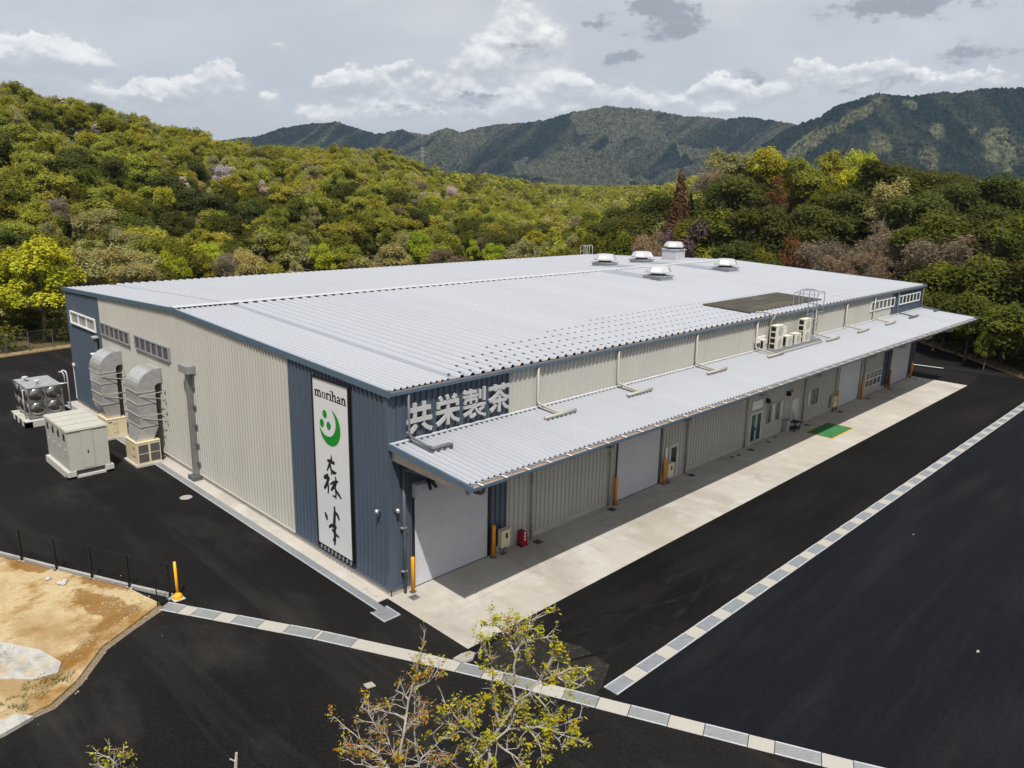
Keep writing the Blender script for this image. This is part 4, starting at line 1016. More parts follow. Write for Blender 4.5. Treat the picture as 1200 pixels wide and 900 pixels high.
# ------------------------------------------------------------------ equipment beside the gable
def airhandler(y0, y1, x0, x1, z1, label, face_grilles):
    t = thing('air_handler', label, 'air handler', ((x0 + x1) / 2, (y0 + y1) / 2, 0), 'air handlers with ducts')
    mb = MB(); mb.box(x0 - .12, x1 + .1, y0 - .12, y1 + .15, 0.0, .12); build('pad', mb, X['conc_light'], t)
    mb = MB(); mb.box(x0, x1, y0, y1, .14, z1); mb.box(x0 - .02, x1 + .02, y0 - .02, y1 + .02, z1, z1 + .035); mb.box(x0 + .02, x1 - .02, y0 + .02, y1 - .02, .12, .14)
    build('casing', mb, X['cream'], t)
    mb = MB()
    if face_grilles:
        w = (x1 - x0)
        for i in range(2):
            for j in range(2):
                mb.box(x0 + .09 + i * w * .5, x0 + w * .5 - .02 + i * w * .48, y0 - .012, y0, .24 + j * .56, .74 + j * .56)
    else:
        for i in range(2): mb.box(x0 + .42 + i * .16, x0 + .45 + i * .16, y0 - .02, y0, .35, .45); mb.box(x0 + .42 + i * .16, x0 + .45 + i * .16, y0 - .02, y0, .95, 1.05)
        mb.box(x0 + .575, x0 + .585, y0 - .004, y0, .2, z1 - .05)
        mb.box(x0 + .08, x0 + .3, y0 - .004, y0, z1 - .22, z1 - .14)
    build('face_grille' if face_grilles else 'door_fitting', mb, X['louvre'], t)
    mb = MB()
    for yy in (y0 + .35, y0 + .55):
        for z in (.5, 1.0): mb.box(x0 - .02, x0, yy, yy + .06, z, z + .1)
    build('latch', mb, X['black'], t)
    # duct: wall stub, elbow, riser, hood down to the casing
    d0, d1 = y0 + .2, y1 + .3
    xo, xi = -1.5, -.50; zt, zi = 5.66, 4.78
    R1 = 1.22; R2 = .24
    ou = [(-.06, zt), (xo + R1, zt)] + [(xo + R1 - R1 * math.sin(a_), zt - R1 + R1 * math.cos(a_)) for a_ in [math.pi / 2 * k / 8 for k in range(1, 9)]] + [(xo, 2.25)]
    inn = [(-.06, zi), (xi + R2, zi)] + [(xi + R2 - R2 * math.sin(a_), zi - R2 + R2 * math.cos(a_)) for a_ in [math.pi / 2 * k / 8 for k in range(1, 9)]] + [(xi, 2.25)]
    mb = MB()
    n = len(ou)
    for i in range(n - 1):
        o0, o1, i0, i1 = ou[i], ou[i + 1], inn[i], inn[i + 1]
        mb.add([(o0[0], d0, o0[1]), (o1[0], d0, o1[1]), (i1[0], d0, i1[1]), (i0[0], d0, i0[1])], [(0, 1, 2, 3)], 0)
        mb.add([(o0[0], d1, o0[1]), (o1[0], d1, o1[1]), (i1[0], d1, i1[1]), (i0[0], d1, i0[1])], [(3, 2, 1, 0)], 0)
        mb.add([(o0[0], d0, o0[1]), (o1[0], d0, o1[1]), (o1[0], d1, o1[1]), (o0[0], d1, o0[1])], [(3, 2, 1, 0)], 0)
        mb.add([(i0[0], d0, i0[1]), (i1[0], d0, i1[1]), (i1[0], d1, i1[1]), (i0[0], d1, i0[1])], [(0, 1, 2, 3)], 1)
    dct = build('duct', mb, [X['duct'], X['duct_dark']], t)
    mb = MB()
    mb.hexa([(x0 + .12, y0 + .25, z1 + .036), (x1 - .25, y0 + .25, z1 + .036), (x1 - .25, y1 - .25, z1 + .036), (x0 + .12, y1 - .25, z1 + .036)],
            [(xo - .02, d0 - .02, 2.22), (xi + .02, d0 - .02, 2.22), (xi + .02, d1 + .02, 2.22), (xo - .02, d1 + .02, 2.22)])
    build('duct_hood', mb, X['duct'], dct)
    mb = MB()
    for z in (4.35, 3.65, 2.95, 2.3):
        mb.box(xo - .035, xo - .003, d0 - .03, d1 + .03, z, z + .045); mb.box(xo - .03, xi + .02, d0 - .035, d0 - .003, z, z + .045)
    # seams on the elbow
    build('flange', mb, X['beige_pipe'], dct)
    mb = MB()
    for z in (4.15, 2.85):
        mb.tube([(xo + .1, d0 - .05, z + .02), (-.05, d0 - .28, z + .18)], .022, 6); mb.tube([(xo + .3, d0 - .05, z - .05), (-.05, d0 - .42, z - .28)], .022, 6)
        mb.box(-.11, -.05, d0 - .46, d0 - .36, z - .5, z - .22); mb.box(-.11, -.05, d0 - .34, d0 - .24, z + .1, z + .26)
    build('brace', mb, X['beige_pipe'], dct)
airhandler(22.05, 23.85, -1.9, -.56, 1.42, 'cream air handler with dark face grilles under the nearer large silver elbow duct', True)
airhandler(28.5, 30.3, -1.42, -.24, 1.30, 'cream air handler with plain double doors under the farther silver elbow duct', False)
t = thing('cable_duct', 'grey vertical cable duct with head box on the beige gable wall', 'cable duct', (-.2, 17.95, 0))
mb = MB(); mb.box(-.36, -.062, 17.80, 18.10, .12, 6.2); build('shaft', mb, X['duct_dark'], t)
mb = MB(); mb.box(-.52, -.062, 17.42, 18.5, 6.2, 6.62); build('head_box', mb, X['steel_box'], t)
mb = MB()
for k in range(5): mb.box(-.2, -.062, 17.66, 17.80, .9 + k * 1.1, 1.05 + k * 1.1)
mb.box(-.55, -.03, 17.6, 18.35, .0345, .26)
build('bracket', mb, X['darkgrey'], t)
t = thing('exhaust_pipe', 'slim grey exhaust pipe on the navy end of the gable wall', 'exhaust pipe', (-.25, 33.0, 3.6))
mb = MB(); mb.tube([(-.22, 33.0, 3.2), (-.22, 33.0, 5.9)], .09, 10); mb.box(-.3, -.06, 33.05, 33.2, 4.6, 5.9); build('pipe', mb, X['darkgrey'], t, False)
mb = MB(); mb.box(-.42, -.1, 32.8, 33.25, 5.9, 6.02); mb.tube([(-.5, 33.4, 4.75), (-.15, 33.2, 4.75)], .09, 10); build('cowl', mb, X['galv_flat'], t)
mb = MB(); mb.box(-.2, -.05, 39.0, 39.2, 2.9, 3.1); mb.tube([(-.15, 39.1, 2.9), (-.15, 39.1, .4)], .03, 6)
tag(build('tap_box', mb, X['white']), 'small white fitting with conduit at the far edge of navy wall', 'fitting')

# switchgear cabinet
t = thing('switchgear_cabinet', 'large grey-beige electrical cabinet on concrete plinth in front of the ducts', 'cabinet', (-4.25, 24.6, 0))
x0, x1, y0, y1, z0, z1 = -5.28, -3.22, 22.6, 26.75, .50, 2.72
mb = MB(); mb.box(-5.48, -3.06, y0 - .1, y0 + .34, 0, .12); mb.box(-5.48, -5.02, 22.5, 26.7, 0.0, .40); mb.box(-3.5, -3.06, 22.5, 26.7, 0, .40); mb.box(-5.02, -3.5, 26.2, 26.7, 0, .36); build('plinth', mb, X['conc_light'], t)
mb = MB(); mb.box(-5.0, -3.52, 22.75, 26.2, .125, .45)
for k in range(3): mb.box(-4.9 + k * .5, -4.7 + k * .5, 22.7, 22.745, .125, .3)
build('base_frame', mb, X['darkgrey'], t)
mb = MB(); mb.box(x0, x1, y0, y1, .405, z1); build('cabinet_body', mb, X['cabinet'], t)
mb = MB()
mb.hexa([(x0 - .06, y0 - .06, z1), (x1 + .06, y0 - .06, z1), (x1 + .06, y1 + .06, z1), (x0 - .06, y1 + .06, z1)], [(x0 - .03, y0 - .03, z1 + .10), (x1 + .03, y0 - .03, z1 + .10), (x1 + .03, y1 + .03, z1 + .10), (x0 - .03, y1 + .03, z1 + .10)])
for k in range(1, 4): mb.box(x0 - .02, x1 + .02, y0 + k * 1.04 - .03, y0 + k * 1.04 + .03, z1 + .101, z1 + .135)
build('cabinet_roof', mb, X['cabinet'], t)
for k in range(4):
    ya, yb = y0 + .06 + k * 1.02, y0 + 1.0 + k * 1.02
    mb = MB(); mb.box(x0 - .025, x0 - .002, ya, yb, .5, z1 - .1); d = build('door', mb, X['cabinet_side'], t)
    mb = MB(); mb.box(x0 - .032, x0 - .025, ya + .3, yb - .3, z1 - .62, z1 - .22); build('vent', mb, X['black'], d)
    mb = MB(); mb.box(x0 - .03, x0 - .025, ya + .3, yb - .35, 1.55, 1.64); build('label_plate', mb, X['white'], d)
mb = MB(); mb.box(x0 + .7, x0 + 1.28, y0 - .02, y0 - .002, .5, z1 - .06); d = build('door', mb, X['cabinet'], t)
mb = MB(); mb.box(x0 + .95, x0 + 1.0, y0 - .05, y0 - .02, 1.35, 1.5); build('handle', mb, X['black'], d)
mb = MB(); mb.box(x0 + .66, x0 + .675, y0 - .006, y0, .45, z1 - .05); mb.box(x0 + 1.3, x0 + 1.315, y0 - .006, y0, .45, z1 - .05); build('panel_seam', mb, X['cabinet_side'], t)

# water tank
t = thing('water_tank', 'shiny stainless steel panel water tank with domed panels on concrete pads', 'water tank', (-3.1, 37, 0))
x0, x1, y0, y1, z0, z1 = -4.15, -2.08, 35.2, 38.6, .58, 2.52
mb = MB()
for k in range(4): mb.box(-4.62, -1.75, 34.6 + k * 1.1, 35.05 + k * 1.1, 0, .42)
mb.box(-4.62, -4.2, 34.6, 38.4, 0, .38); mb.box(-2.1, -1.75, 34.6, 38.4, 0, .38)
build('pad', mb, X['conc_light'], t)
mb = MB(); mb.box(x0, x1, y0, y1, z0, z1); mb.box(x0 - .03, x1 + .03, y0 - .03, y1 + .03, .43, z0 - .002); build('tank_body', mb, X['duct_dark'], t)
def dome(mb, c, ua, va, na, r, h):
    c, ua, va, na = map(np.array, (c, ua, va, na)); n, m_ = 18, 7
    vs = [tuple(c + na * h)]; fs = []
    for j in range(1, m_ + 1):
        tt = j / m_; rr = r * math.sin(tt * math.pi / 2); hh = h * math.cos(tt * math.pi / 2)
        for k in range(n):
            a_ = 2 * math.pi * k / n; vs.append(tuple(c + ua * rr * math.cos(a_) + va * rr * math.sin(a_) + na * hh))
    for k in range(n): fs.append((0, 1 + k, 1 + (k + 1) % n))
    for j in range(m_ - 1):
        for k in range(n):
            a_, b_ = 1 + j * n + k, 1 + j * n + (k + 1) % n; fs.append((a_, a_ + n, b_ + n, b_))
    mb.add(vs, fs)
mb = MB()
hw = (x1 - x0) / 2; hh = (z1 - z0) / 2
for i in range(2):
    for j in range(2): dome(mb, (x0 + hw * (i + .5), y0 - .005, z0 + hh * (j + .5)), (1, 0, 0), (0, 0, 1), (0, -1, 0), hw * .46, .15)
for i in range(3):
    for j in range(2): dome(mb, (x0 - .005, y0 + (y1 - y0) / 3 * (i + .5), z0 + hh * (j + .5)), (0, 1, 0), (0, 0, 1), (-1, 0, 0), hw * .46, .15)
build('domed_panel', mb, X['steel'], t, True)
mb = MB()
for i in range(3): mb.box(x0 + hw * i - .02, x0 + hw * i + .02, y0 - .05, y0 - .002, z0, z1)
for j in range(1, 2): mb.box(x0, x1, y0 - .045, y0 - .003, z0 + hh * j - .02, z0 + hh * j + .02)
for i in range(4): mb.box(x0 - .05, x0 - .002, y0 + (y1 - y0) / 3 * i - .02, y0 + (y1 - y0) / 3 * i + .02, z0, z1)
build('panel_flange', mb, X['duct_dark'], t)
mb = MB(); mb.box(x0 - .04, x1 + .04, y0 - .05, y1 + .04, z1, z1 + .05)
for k in range(1, 6): mb.hexa([(x0, y0 + k * .6 - .12, z1 + .051), (x1, y0 + k * .6 - .12, z1 + .051), (x1, y0 + k * .6 + .12, z1 + .051), (x0, y0 + k * .6 + .12, z1 + .051)], [(x0 + .1, y0 + k * .6 - .02, z1 + .11), (x1 - .1, y0 + k * .6 - .02, z1 + .11), (x1 - .1, y0 + k * .6 + .02, z1 + .11), (x0 + .1, y0 + k * .6 + .02, z1 + .11)])
build('tank_roof', mb, X['steel_box'], t)
for x, y in ((-3.7, 37.5), (-3.35, 35.9)):
    mb = MB(); mb.lathe(x, y, [(.07, z1 + .05), (.07, z1 + .3), (.2, z1 + .3), (.2, z1 + .38), (.1, z1 + .42)], 14); build('roof_vent', mb, X['galv_flat'], t)
mb = MB()
mb.tube([(-1.72, 34.95, .3), (-1.72, 34.95, 3.2), (-1.76, 35.0, 3.45), (-1.9, 35.15, 3.52), (-2.0, 35.3, 3.4)], .045, 8); mb.tube([(-1.86, 35.1, 2.62), (-1.86, 35.1, 3.2), (-1.95, 35.2, 3.42), (-2.12, 35.3, 3.4)], .04, 8)
mb.tube([(-2.3, 35.1, 2.62), (-1.72, 35.0, 2.62)], .055, 8); mb.tube([(-4.35, 35.6, .4), (-4.35, 35.6, 2.4), (-4.1, 35.6, 2.4)], .045, 8)
build('pipework', mb, X['galv_flat'], t, True)

# ------------------------------------------------------------------ fences
def mesh_fence(t, posts, h, pm, wm, wire=.0022, step=.09, foot=False, skip=()):
    for i, p in enumerate(posts):
        mb = MB(); mb.tube([(p[0], p[1], p[2]), (p[0], p[1], p[2] + h)], .045, 8); build('post', mb, pm, t)
        if foot:
            mb = MB(); mb.box(p[0] - .11, p[0] + .11, p[1] - .11, p[1] + .11, p[2] - .04, p[2] + .04); build('footing', mb, X['conc_light'], t)
    for i in range(len(posts) - 1):
        if i in skip: continue
        a, b = np.array(posts[i]), np.array(posts[i + 1]); d_ = b - a; Ln = np.linalg.norm(d_)
        mb = MB()
        mb.tube([a + [0, 0, h - .03], b + [0, 0, h - .03]], .008, 4); mb.tube([a + [0, 0, .08], b + [0, 0, .08]], .006, 4)
        n = int(Ln / step)
        for k in range(1, n):
            q = a + d_ * k / n; mb.tube([q + [0, 0, .08], q + [0, 0, h - .03]], wire, 3, cap=False)
        for k in range(1, int(h / step)):
            z = .08 + k * step; mb.tube([a + [0, 0, z], b + [0, 0, z]], wire, 3, cap=False)
        build('mesh_panel', mb, wm, t)
fp = [(-9.93 - .84 * k, 13.25 + 1.9 * k, .06) for k in (3, 2, 1)] + [(-9.92, 13.25, .06), (-9.08, 11.35, .06), (-8.24, 9.55, .06), (-7.4, 7.72, .06), (-6.5, 5.86, .06)]
t = thing('mesh_fence', 'black wire mesh fence between sandy dirt and the asphalt with short gate return', 'fence', (-8.2, 9.5, 0))
mesh_fence(t, fp, 1.5, X['fence_black'], X['fence_black'], wire=.003, foot=True)
a, b = np.array((-6.5, 5.84, .05)), np.array((-7.12, 5.52, .05))
mb = MB()
mb.tube([b, b + [0, 0, 1.42], a + [0, 0, 1.42], a + [0, 0, .05]], .026, 6); mb.tube([b + [0, 0, .1], a + [0, 0, .1]], .02, 6)
for k in range(1, 8): q = a + (b - a) * k / 8; mb.tube([q + [0, 0, .1], q + [0, 0, 1.42]], .0025, 3, cap=False)
build('gate_frame', mb, X['fence_black'], t)
mb = MB()
for i in range(len(fp) - 1):
    (xa, ya, _), (xb, yb, _) = fp[i], fp[i + 1]
    nx_, ny_ = -(yb - ya), (xb - xa); l_ = math.hypot(nx_, ny_); nx_, ny_ = nx_ / l_ * .06, ny_ / l_ * .06
    ox, oy = .11, .05
    mb.hexa([(xa + ox - nx_, ya + oy - ny_, 0), (xb + ox - nx_, yb + oy - ny_, 0), (xb + ox + nx_, yb + oy + ny_, 0), (xa + ox + nx_, ya + oy + ny_, 0)],
            [(xa + ox - nx_, ya + oy - ny_, .15), (xb + ox - nx_, yb + oy - ny_, .15), (xb + ox + nx_, yb + oy + ny_, .15), (xa + ox + nx_, ya + oy + ny_, .15)])
build('kerb', mb, X['conc_light'], t)
t = thing('gate_post', 'leaning yellow post with wide foot at the end of the black fence', 'post', (-6.28, 5.72, 0))
mb = MB(); mb.tube([(-6.26, 5.70, .03), (-6.24, 5.80, 1.55)], [.062, .055], 10); build('post', mb, X['yellow'], t, True)
mb = MB(); mb.lathe(-6.27, 5.68, [(.19, .03), (.17, .16), (.09, .24), (.06, .26)], 12); build('foot', mb, X['yellow'], t)
mb = MB(); mb.box(-6.5, -6.06, 5.45, 5.9, 0, .03); build('base_slab', mb, X['conc_light'], t)
# back-left and right boundary fences
t = thing('mesh_fence', 'grey wire mesh fence along the back edge of asphalt below the hillside', 'fence', (-10, 58.5, 0))
bl = [(-28, 52.6), (-20, 54.6), (-12, 57.0), (-8.8, 58.0), (-6.0, 58.9), (-3.6, 59.7), (-1.6, 60.3), (.2, 60.75), (2.2, 61.2), (4.4, 61.65), (7, 62.1)]
mesh_fence(t, [(x, y + .5, .05) for x, y in bl], 2.0, X['darkgrey'], X['darkgrey'], wire=.0025, step=.2)
t = thing('mesh_fence', 'dark wire mesh fence along the right edge of asphalt below the wood', 'fence', (72, -3, 0))
rp_ = []
for k in range(21):
    f = k / 20
    rp_.append((86.6 - 28.6 * f, 11.7 - 29 * f - (0.4 if f > .3 else 0), .15))
mesh_fence(t, rp_, 1.7, X['fence_black'], X['fence_black'], wire=.003, step=.2)
mb = MB()
for p in (rp_, ):
    for (xa, ya, za), (xb, yb, zb) in zip(p[:-1], p[1:]):
        mb.hexa([(xa - .12, ya + .15, -.02), (xb - .12, yb + .15, -.02), (xb + .8, yb - .8, -.02), (xa + .8, ya - .8, -.02)][::-1], [(xa - .08, ya + .1, .14), (xb - .08, yb + .1, .14), (xb + .8, yb - .8, .3), (xa + .8, ya - .8, .3)][::-1])
blp = [(x, y + .5) for x, y in bl]
for (xa, ya), (xb, yb) in zip(blp[:-1], blp[1:]):
    mb.hexa([(xa, ya - .3, -.02), (xb, yb - .3, -.02), (xb, yb + .3, -.02), (xa, ya + .3, -.02)], [(xa, ya - .25, .12), (xb, yb - .25, .12), (xb, yb + .3, .2), (xa, ya + .3, .2)])
struct(build('soil_verge', mb, X['verge']))
# ------------------------------------------------------------------ terrain
def boundary_dist(az):
    """distance from the camera to the far edge of the yard along azimuth az (deg from +Y towards +X)"""
    d = np.array([math.sin(R_(az)), math.cos(R_(az))]); best = None
    n = len(YARD)
    for i in range(n):
        p = np.array(YARD[i]) - CAM[:2]; q = np.array(YARD[(i + 1) % n]) - CAM[:2]
        e = q - p; den = d[0] * e[1] - d[1] * e[0]
        if abs(den) < 1e-9: continue
        tt = (p[0] * e[1] - p[1] * e[0]) / den; s = (p[0] * d[1] - p[1] * d[0]) / den
        if tt > 0 and 0 <= s <= 1: best = tt if best is None else max(best, tt)
    return best or 60.0
# azimuth: ridge distance, ridge terrain z, spur fraction, spur z, z at 1400 m
NODES = np.array([
 # az,  dmid, zmid, dr,  zr,  dend, zend
 (-20, 150, 18, 240, 30, 1400, 20),
 (5,   150, 18, 235, 34, 1400, 20),
 (12.8,150, 16, 230, 31, 1400, 10),
 (18,  160, 14, 240, 27.5, 1400, 8),
 (25,  180, 13, 270, 24, 1400, 8),
 (29,  190, 13, 285, 24, 1400, 8),
 (33,  200, 13.5, 300, 24, 1400, 8),
 (36,  215, 12, 330, 23.5, 1400, 8),
 (40,  240, 7, 400, 20, 1400, 10),
 (45,  260, 3, 480, 18, 1400, 15),
 (48,  260, 1, 560, 16.5, 1400, 20),
 (51,  160, 3, 650, 15, 1400, 22),
 (54,  150, 6, 760, 17, 1400, 25),
 (56,  146, 9, 800, 19, 1400, 28),
 (58,  142, 11, 850, 24, 1400, 30),
 (60,  140, 13, 900, 26, 1400, 32),
 (63,  138, 14, 900, 26, 1400, 35),
 (68,  136, 13.2, 900, 26, 1400, 35),
 (72,  140, 11.5, 900, 26, 1400, 35),
 (76,  150, 11, 900, 26, 1400, 35),
 (84,  150, 10, 900, 24, 1400, 30),
 (100, 150, 8, 900, 20, 1400, 25),
 (120, 150, 6, 900, 15, 1400, 20)], float)
_azs = np.arange(-180, 181, 1.0)
_bd = np.array([boundary_dist(a) for a in _azs])
def hfun(x, y):
    x = np.asarray(x, float); y = np.asarray(y, float)
    dx, dy = x - CAM[0], y - CAM[1]
    d = np.hypot(dx, dy); az = np.degrees(np.arctan2(dx, dy))
    d0 = np.interp(az, _azs, _bd) + 1.5
    azc = np.clip(az, -20, 120)
    I = lambda k: np.interp(azc, NODES[:, 0], NODES[:, k])
    dm, zm, dr, zr, de, ze = (I(k) for k in range(1, 7))
    fall = np.interp(az, [-180, -60, -20, 120, 150, 180], [0, 0, 1, 1, 0, 0])
    dm = np.maximum(dm, d0 + 12)
    def ss(t): t = np.clip(t, 0, 1); return t * t * (3 - 2 * t)
    t1 = np.clip((d - d0) / (dm - d0), 0, 1)
    rg = ss((az - 49) / 5.0)          # right mound rises at once, left side has a flat foot
    h = zm * ((1 - rg) * t1 ** 1.5 + rg * np.sin(t1 * math.pi / 2))
    h = np.where(d > dm, zm + (zr - zm) * (ss((d - dm) / (dr - dm)) * .5 + .5 * np.clip((d - dm) / (dr - dm), 0, 1)), h)
    # behind the right mound a dip
    dip = rg * np.clip((d - dm) / 60, 0, 1) * np.clip((400 - d) / 200, 0, 1)
    h = h * (1 - .75 * dip)
    h = np.where(d > dr, zr + (ze - zr) * np.clip((d - dr) / (de - dr), 0, 1), h)
    n = 1.6 * np.sin(x * .031 + 1) * np.cos(y * .027 - .5) + .9 * np.sin(x * .071 - y * .043)
    h = h + n * np.clip((d - d0) / 60, 0, 1) * np.clip((1400 - d) / 400, 0, 1)
    return np.where(d < d0, -.06, h * fall - .06 * (1 - np.clip((d - d0) / 5, 0, 1)))
azv = np.concatenate([np.arange(-180, -8, 4.0), np.arange(-8, 100, .6), np.arange(100, 180.1, 4.0)])
dv = np.concatenate([[0.5, 20, 40, 55], np.arange(62, 200, 2.5), np.arange(200, 420, 7), np.arange(420, 1500, 30), [1700, 2200, 3000, 4500, 7000]])
AZ, DD = np.meshgrid(np.radians(azv), dv, indexing='ij')
TX, TY = CAM[0] + DD * np.sin(AZ), CAM[1] + DD * np.cos(AZ)
TZ = hfun(TX, TY)
na, nd = TX.shape
idx = np.arange(na * nd).reshape(na, nd)
Q = np.stack([idx[:-1, :-1], idx[:-1, 1:], idx[1:, 1:], idx[1:, :-1]], -1).reshape(-1, 4)
g = bpy.data.objects.new('ground', np_mesh('ground', np.stack([TX, TY, TZ], -1).reshape(-1, 3), Q, [X['soil']], smooth=True))
COL.objects.link(g); struct(g)

# ------------------------------------------------------------------ value noise for mountains
def vnoise(x, y, seed):
    r = np.random.default_rng(seed); T = r.random((256, 256))
    xi, yi = np.floor(x).astype(int), np.floor(y).astype(int); fx, fy = x - xi, y - yi
    fx, fy = fx * fx * (3 - 2 * fx), fy * fy * (3 - 2 * fy)
    a, b, c, d = T[xi % 256, yi % 256], T[(xi + 1) % 256, yi % 256], T[xi % 256, (yi + 1) % 256], T[(xi + 1) % 256, (yi + 1) % 256]
    return (a * (1 - fx) + b * fx) * (1 - fy) + (c * (1 - fx) + d * fx) * fy
def fbm(x, y, seed, o=4, ridged=False):
    s = 0; a = 1; t = 0
    for k in range(o):
        n = vnoise(x * 2 ** k + 17 * k, y * 2 ** k - 9 * k, seed + k)
        if ridged: n = 1 - np.abs(2 * n - 1)
        s = s + a * n; t += a; a *= .5
    return s / t
def mountain(name, azel, d0, d1, d2, zbase, seed, spur, skew, m, amp, patches=()):
    A = np.array(azel)
    az = np.arange(A[0, 0], A[-1, 0], .10)
    el = np.interp(az, A[:, 0], A[:, 1])
    t = np.concatenate([np.linspace(0, 1, 220), np.linspace(1.02, 2.0, 14)])
    AZ_, T_ = np.meshgrid(az, t, indexing='ij')
    EL = np.broadcast_to(el[:, None], AZ_.shape)
    dist = np.where(T_ <= 1, d0 + (d1 - d0) * T_, d1 + (d2 - d1) * (T_ - 1))
    zr = 16 + d1 * np.tan(np.radians(EL))
    warp = AZ_ + skew * (1 - np.minimum(T_, 1)) + 1.1 * (fbm(AZ_ * .35, T_ * 3, seed + 40, 3) - .5)
    rd = .55 * fbm(warp * spur, T_ * .8 + 5, seed, 1, True) + .45 * fbm(warp * spur * 2.3, T_ * 2.2 + 5, seed + 3, 3, True)
    prof = np.where(T_ <= 1, np.power(np.clip(T_, 0, 1), 1.15), 1 - .5 * (T_ - 1))
    env = np.where(T_ <= 1, np.clip(T_ * 2.2, 0, 1) * np.clip((1 - T_) * 2.2, 0, 1), 0)
    h = zbase + (zr - zbase) * prof * (1 - amp * env * (1 - rd)) 
    h = h + (fbm(AZ_ * 2.2, T_ * 16, seed + 9, 4) - .5) * 34 * np.clip(1.1 - T_, .12, 1) + (rng.random(T_.shape) - .5) * 5
    ang = np.radians(AZ_)
    V = np.stack([CAM[0] + dist * np.sin(ang), CAM[1] + dist * np.cos(ang), h], -1).reshape(-1, 3)
    na, nd = AZ_.shape; ix = np.arange(na * nd).reshape(na, nd)
    Q = np.stack([ix[:-1, :-1], ix[:-1, 1:], ix[1:, 1:], ix[1:, :-1]], -1).reshape(-1, 4)
    veg_shade = .45 * rd + .55 * fbm(warp * spur * 2.4 + 3, T_ * 1.1 + 2, seed + 77, 2, True); rk = np.argsort(np.argsort(veg_shade.ravel())) / rd.size  # forest pattern plus relief shading put into the tint, ravines dark
    pm = np.zeros(len(V))
    if patches:
        pu, pv, pq = project(V)
        wob = (fbm(AZ_ * 2.5, T_ * 14, seed + 60, 4).ravel() - .5) * 1.1
        for cx, cy_, rx, ry, ro in patches:
            c_, s_ = math.cos(R_(ro)), math.sin(R_(ro)); ux, uy = (pu - cx) * c_ + (pv - cy_) * s_, -(pu - cx) * s_ + (pv - cy_) * c_
            pm = np.maximum(pm, np.clip((1 - np.hypot(ux / rx, uy / ry) + wob) * 5, 0, 1))
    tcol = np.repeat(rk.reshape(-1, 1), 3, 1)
    tcol[:, 1] = pm
    o = bpy.data.objects.new(name, np_mesh(name, V, Q, [m], tcol, smooth=True)); COL.objects.link(o); return struct(o)
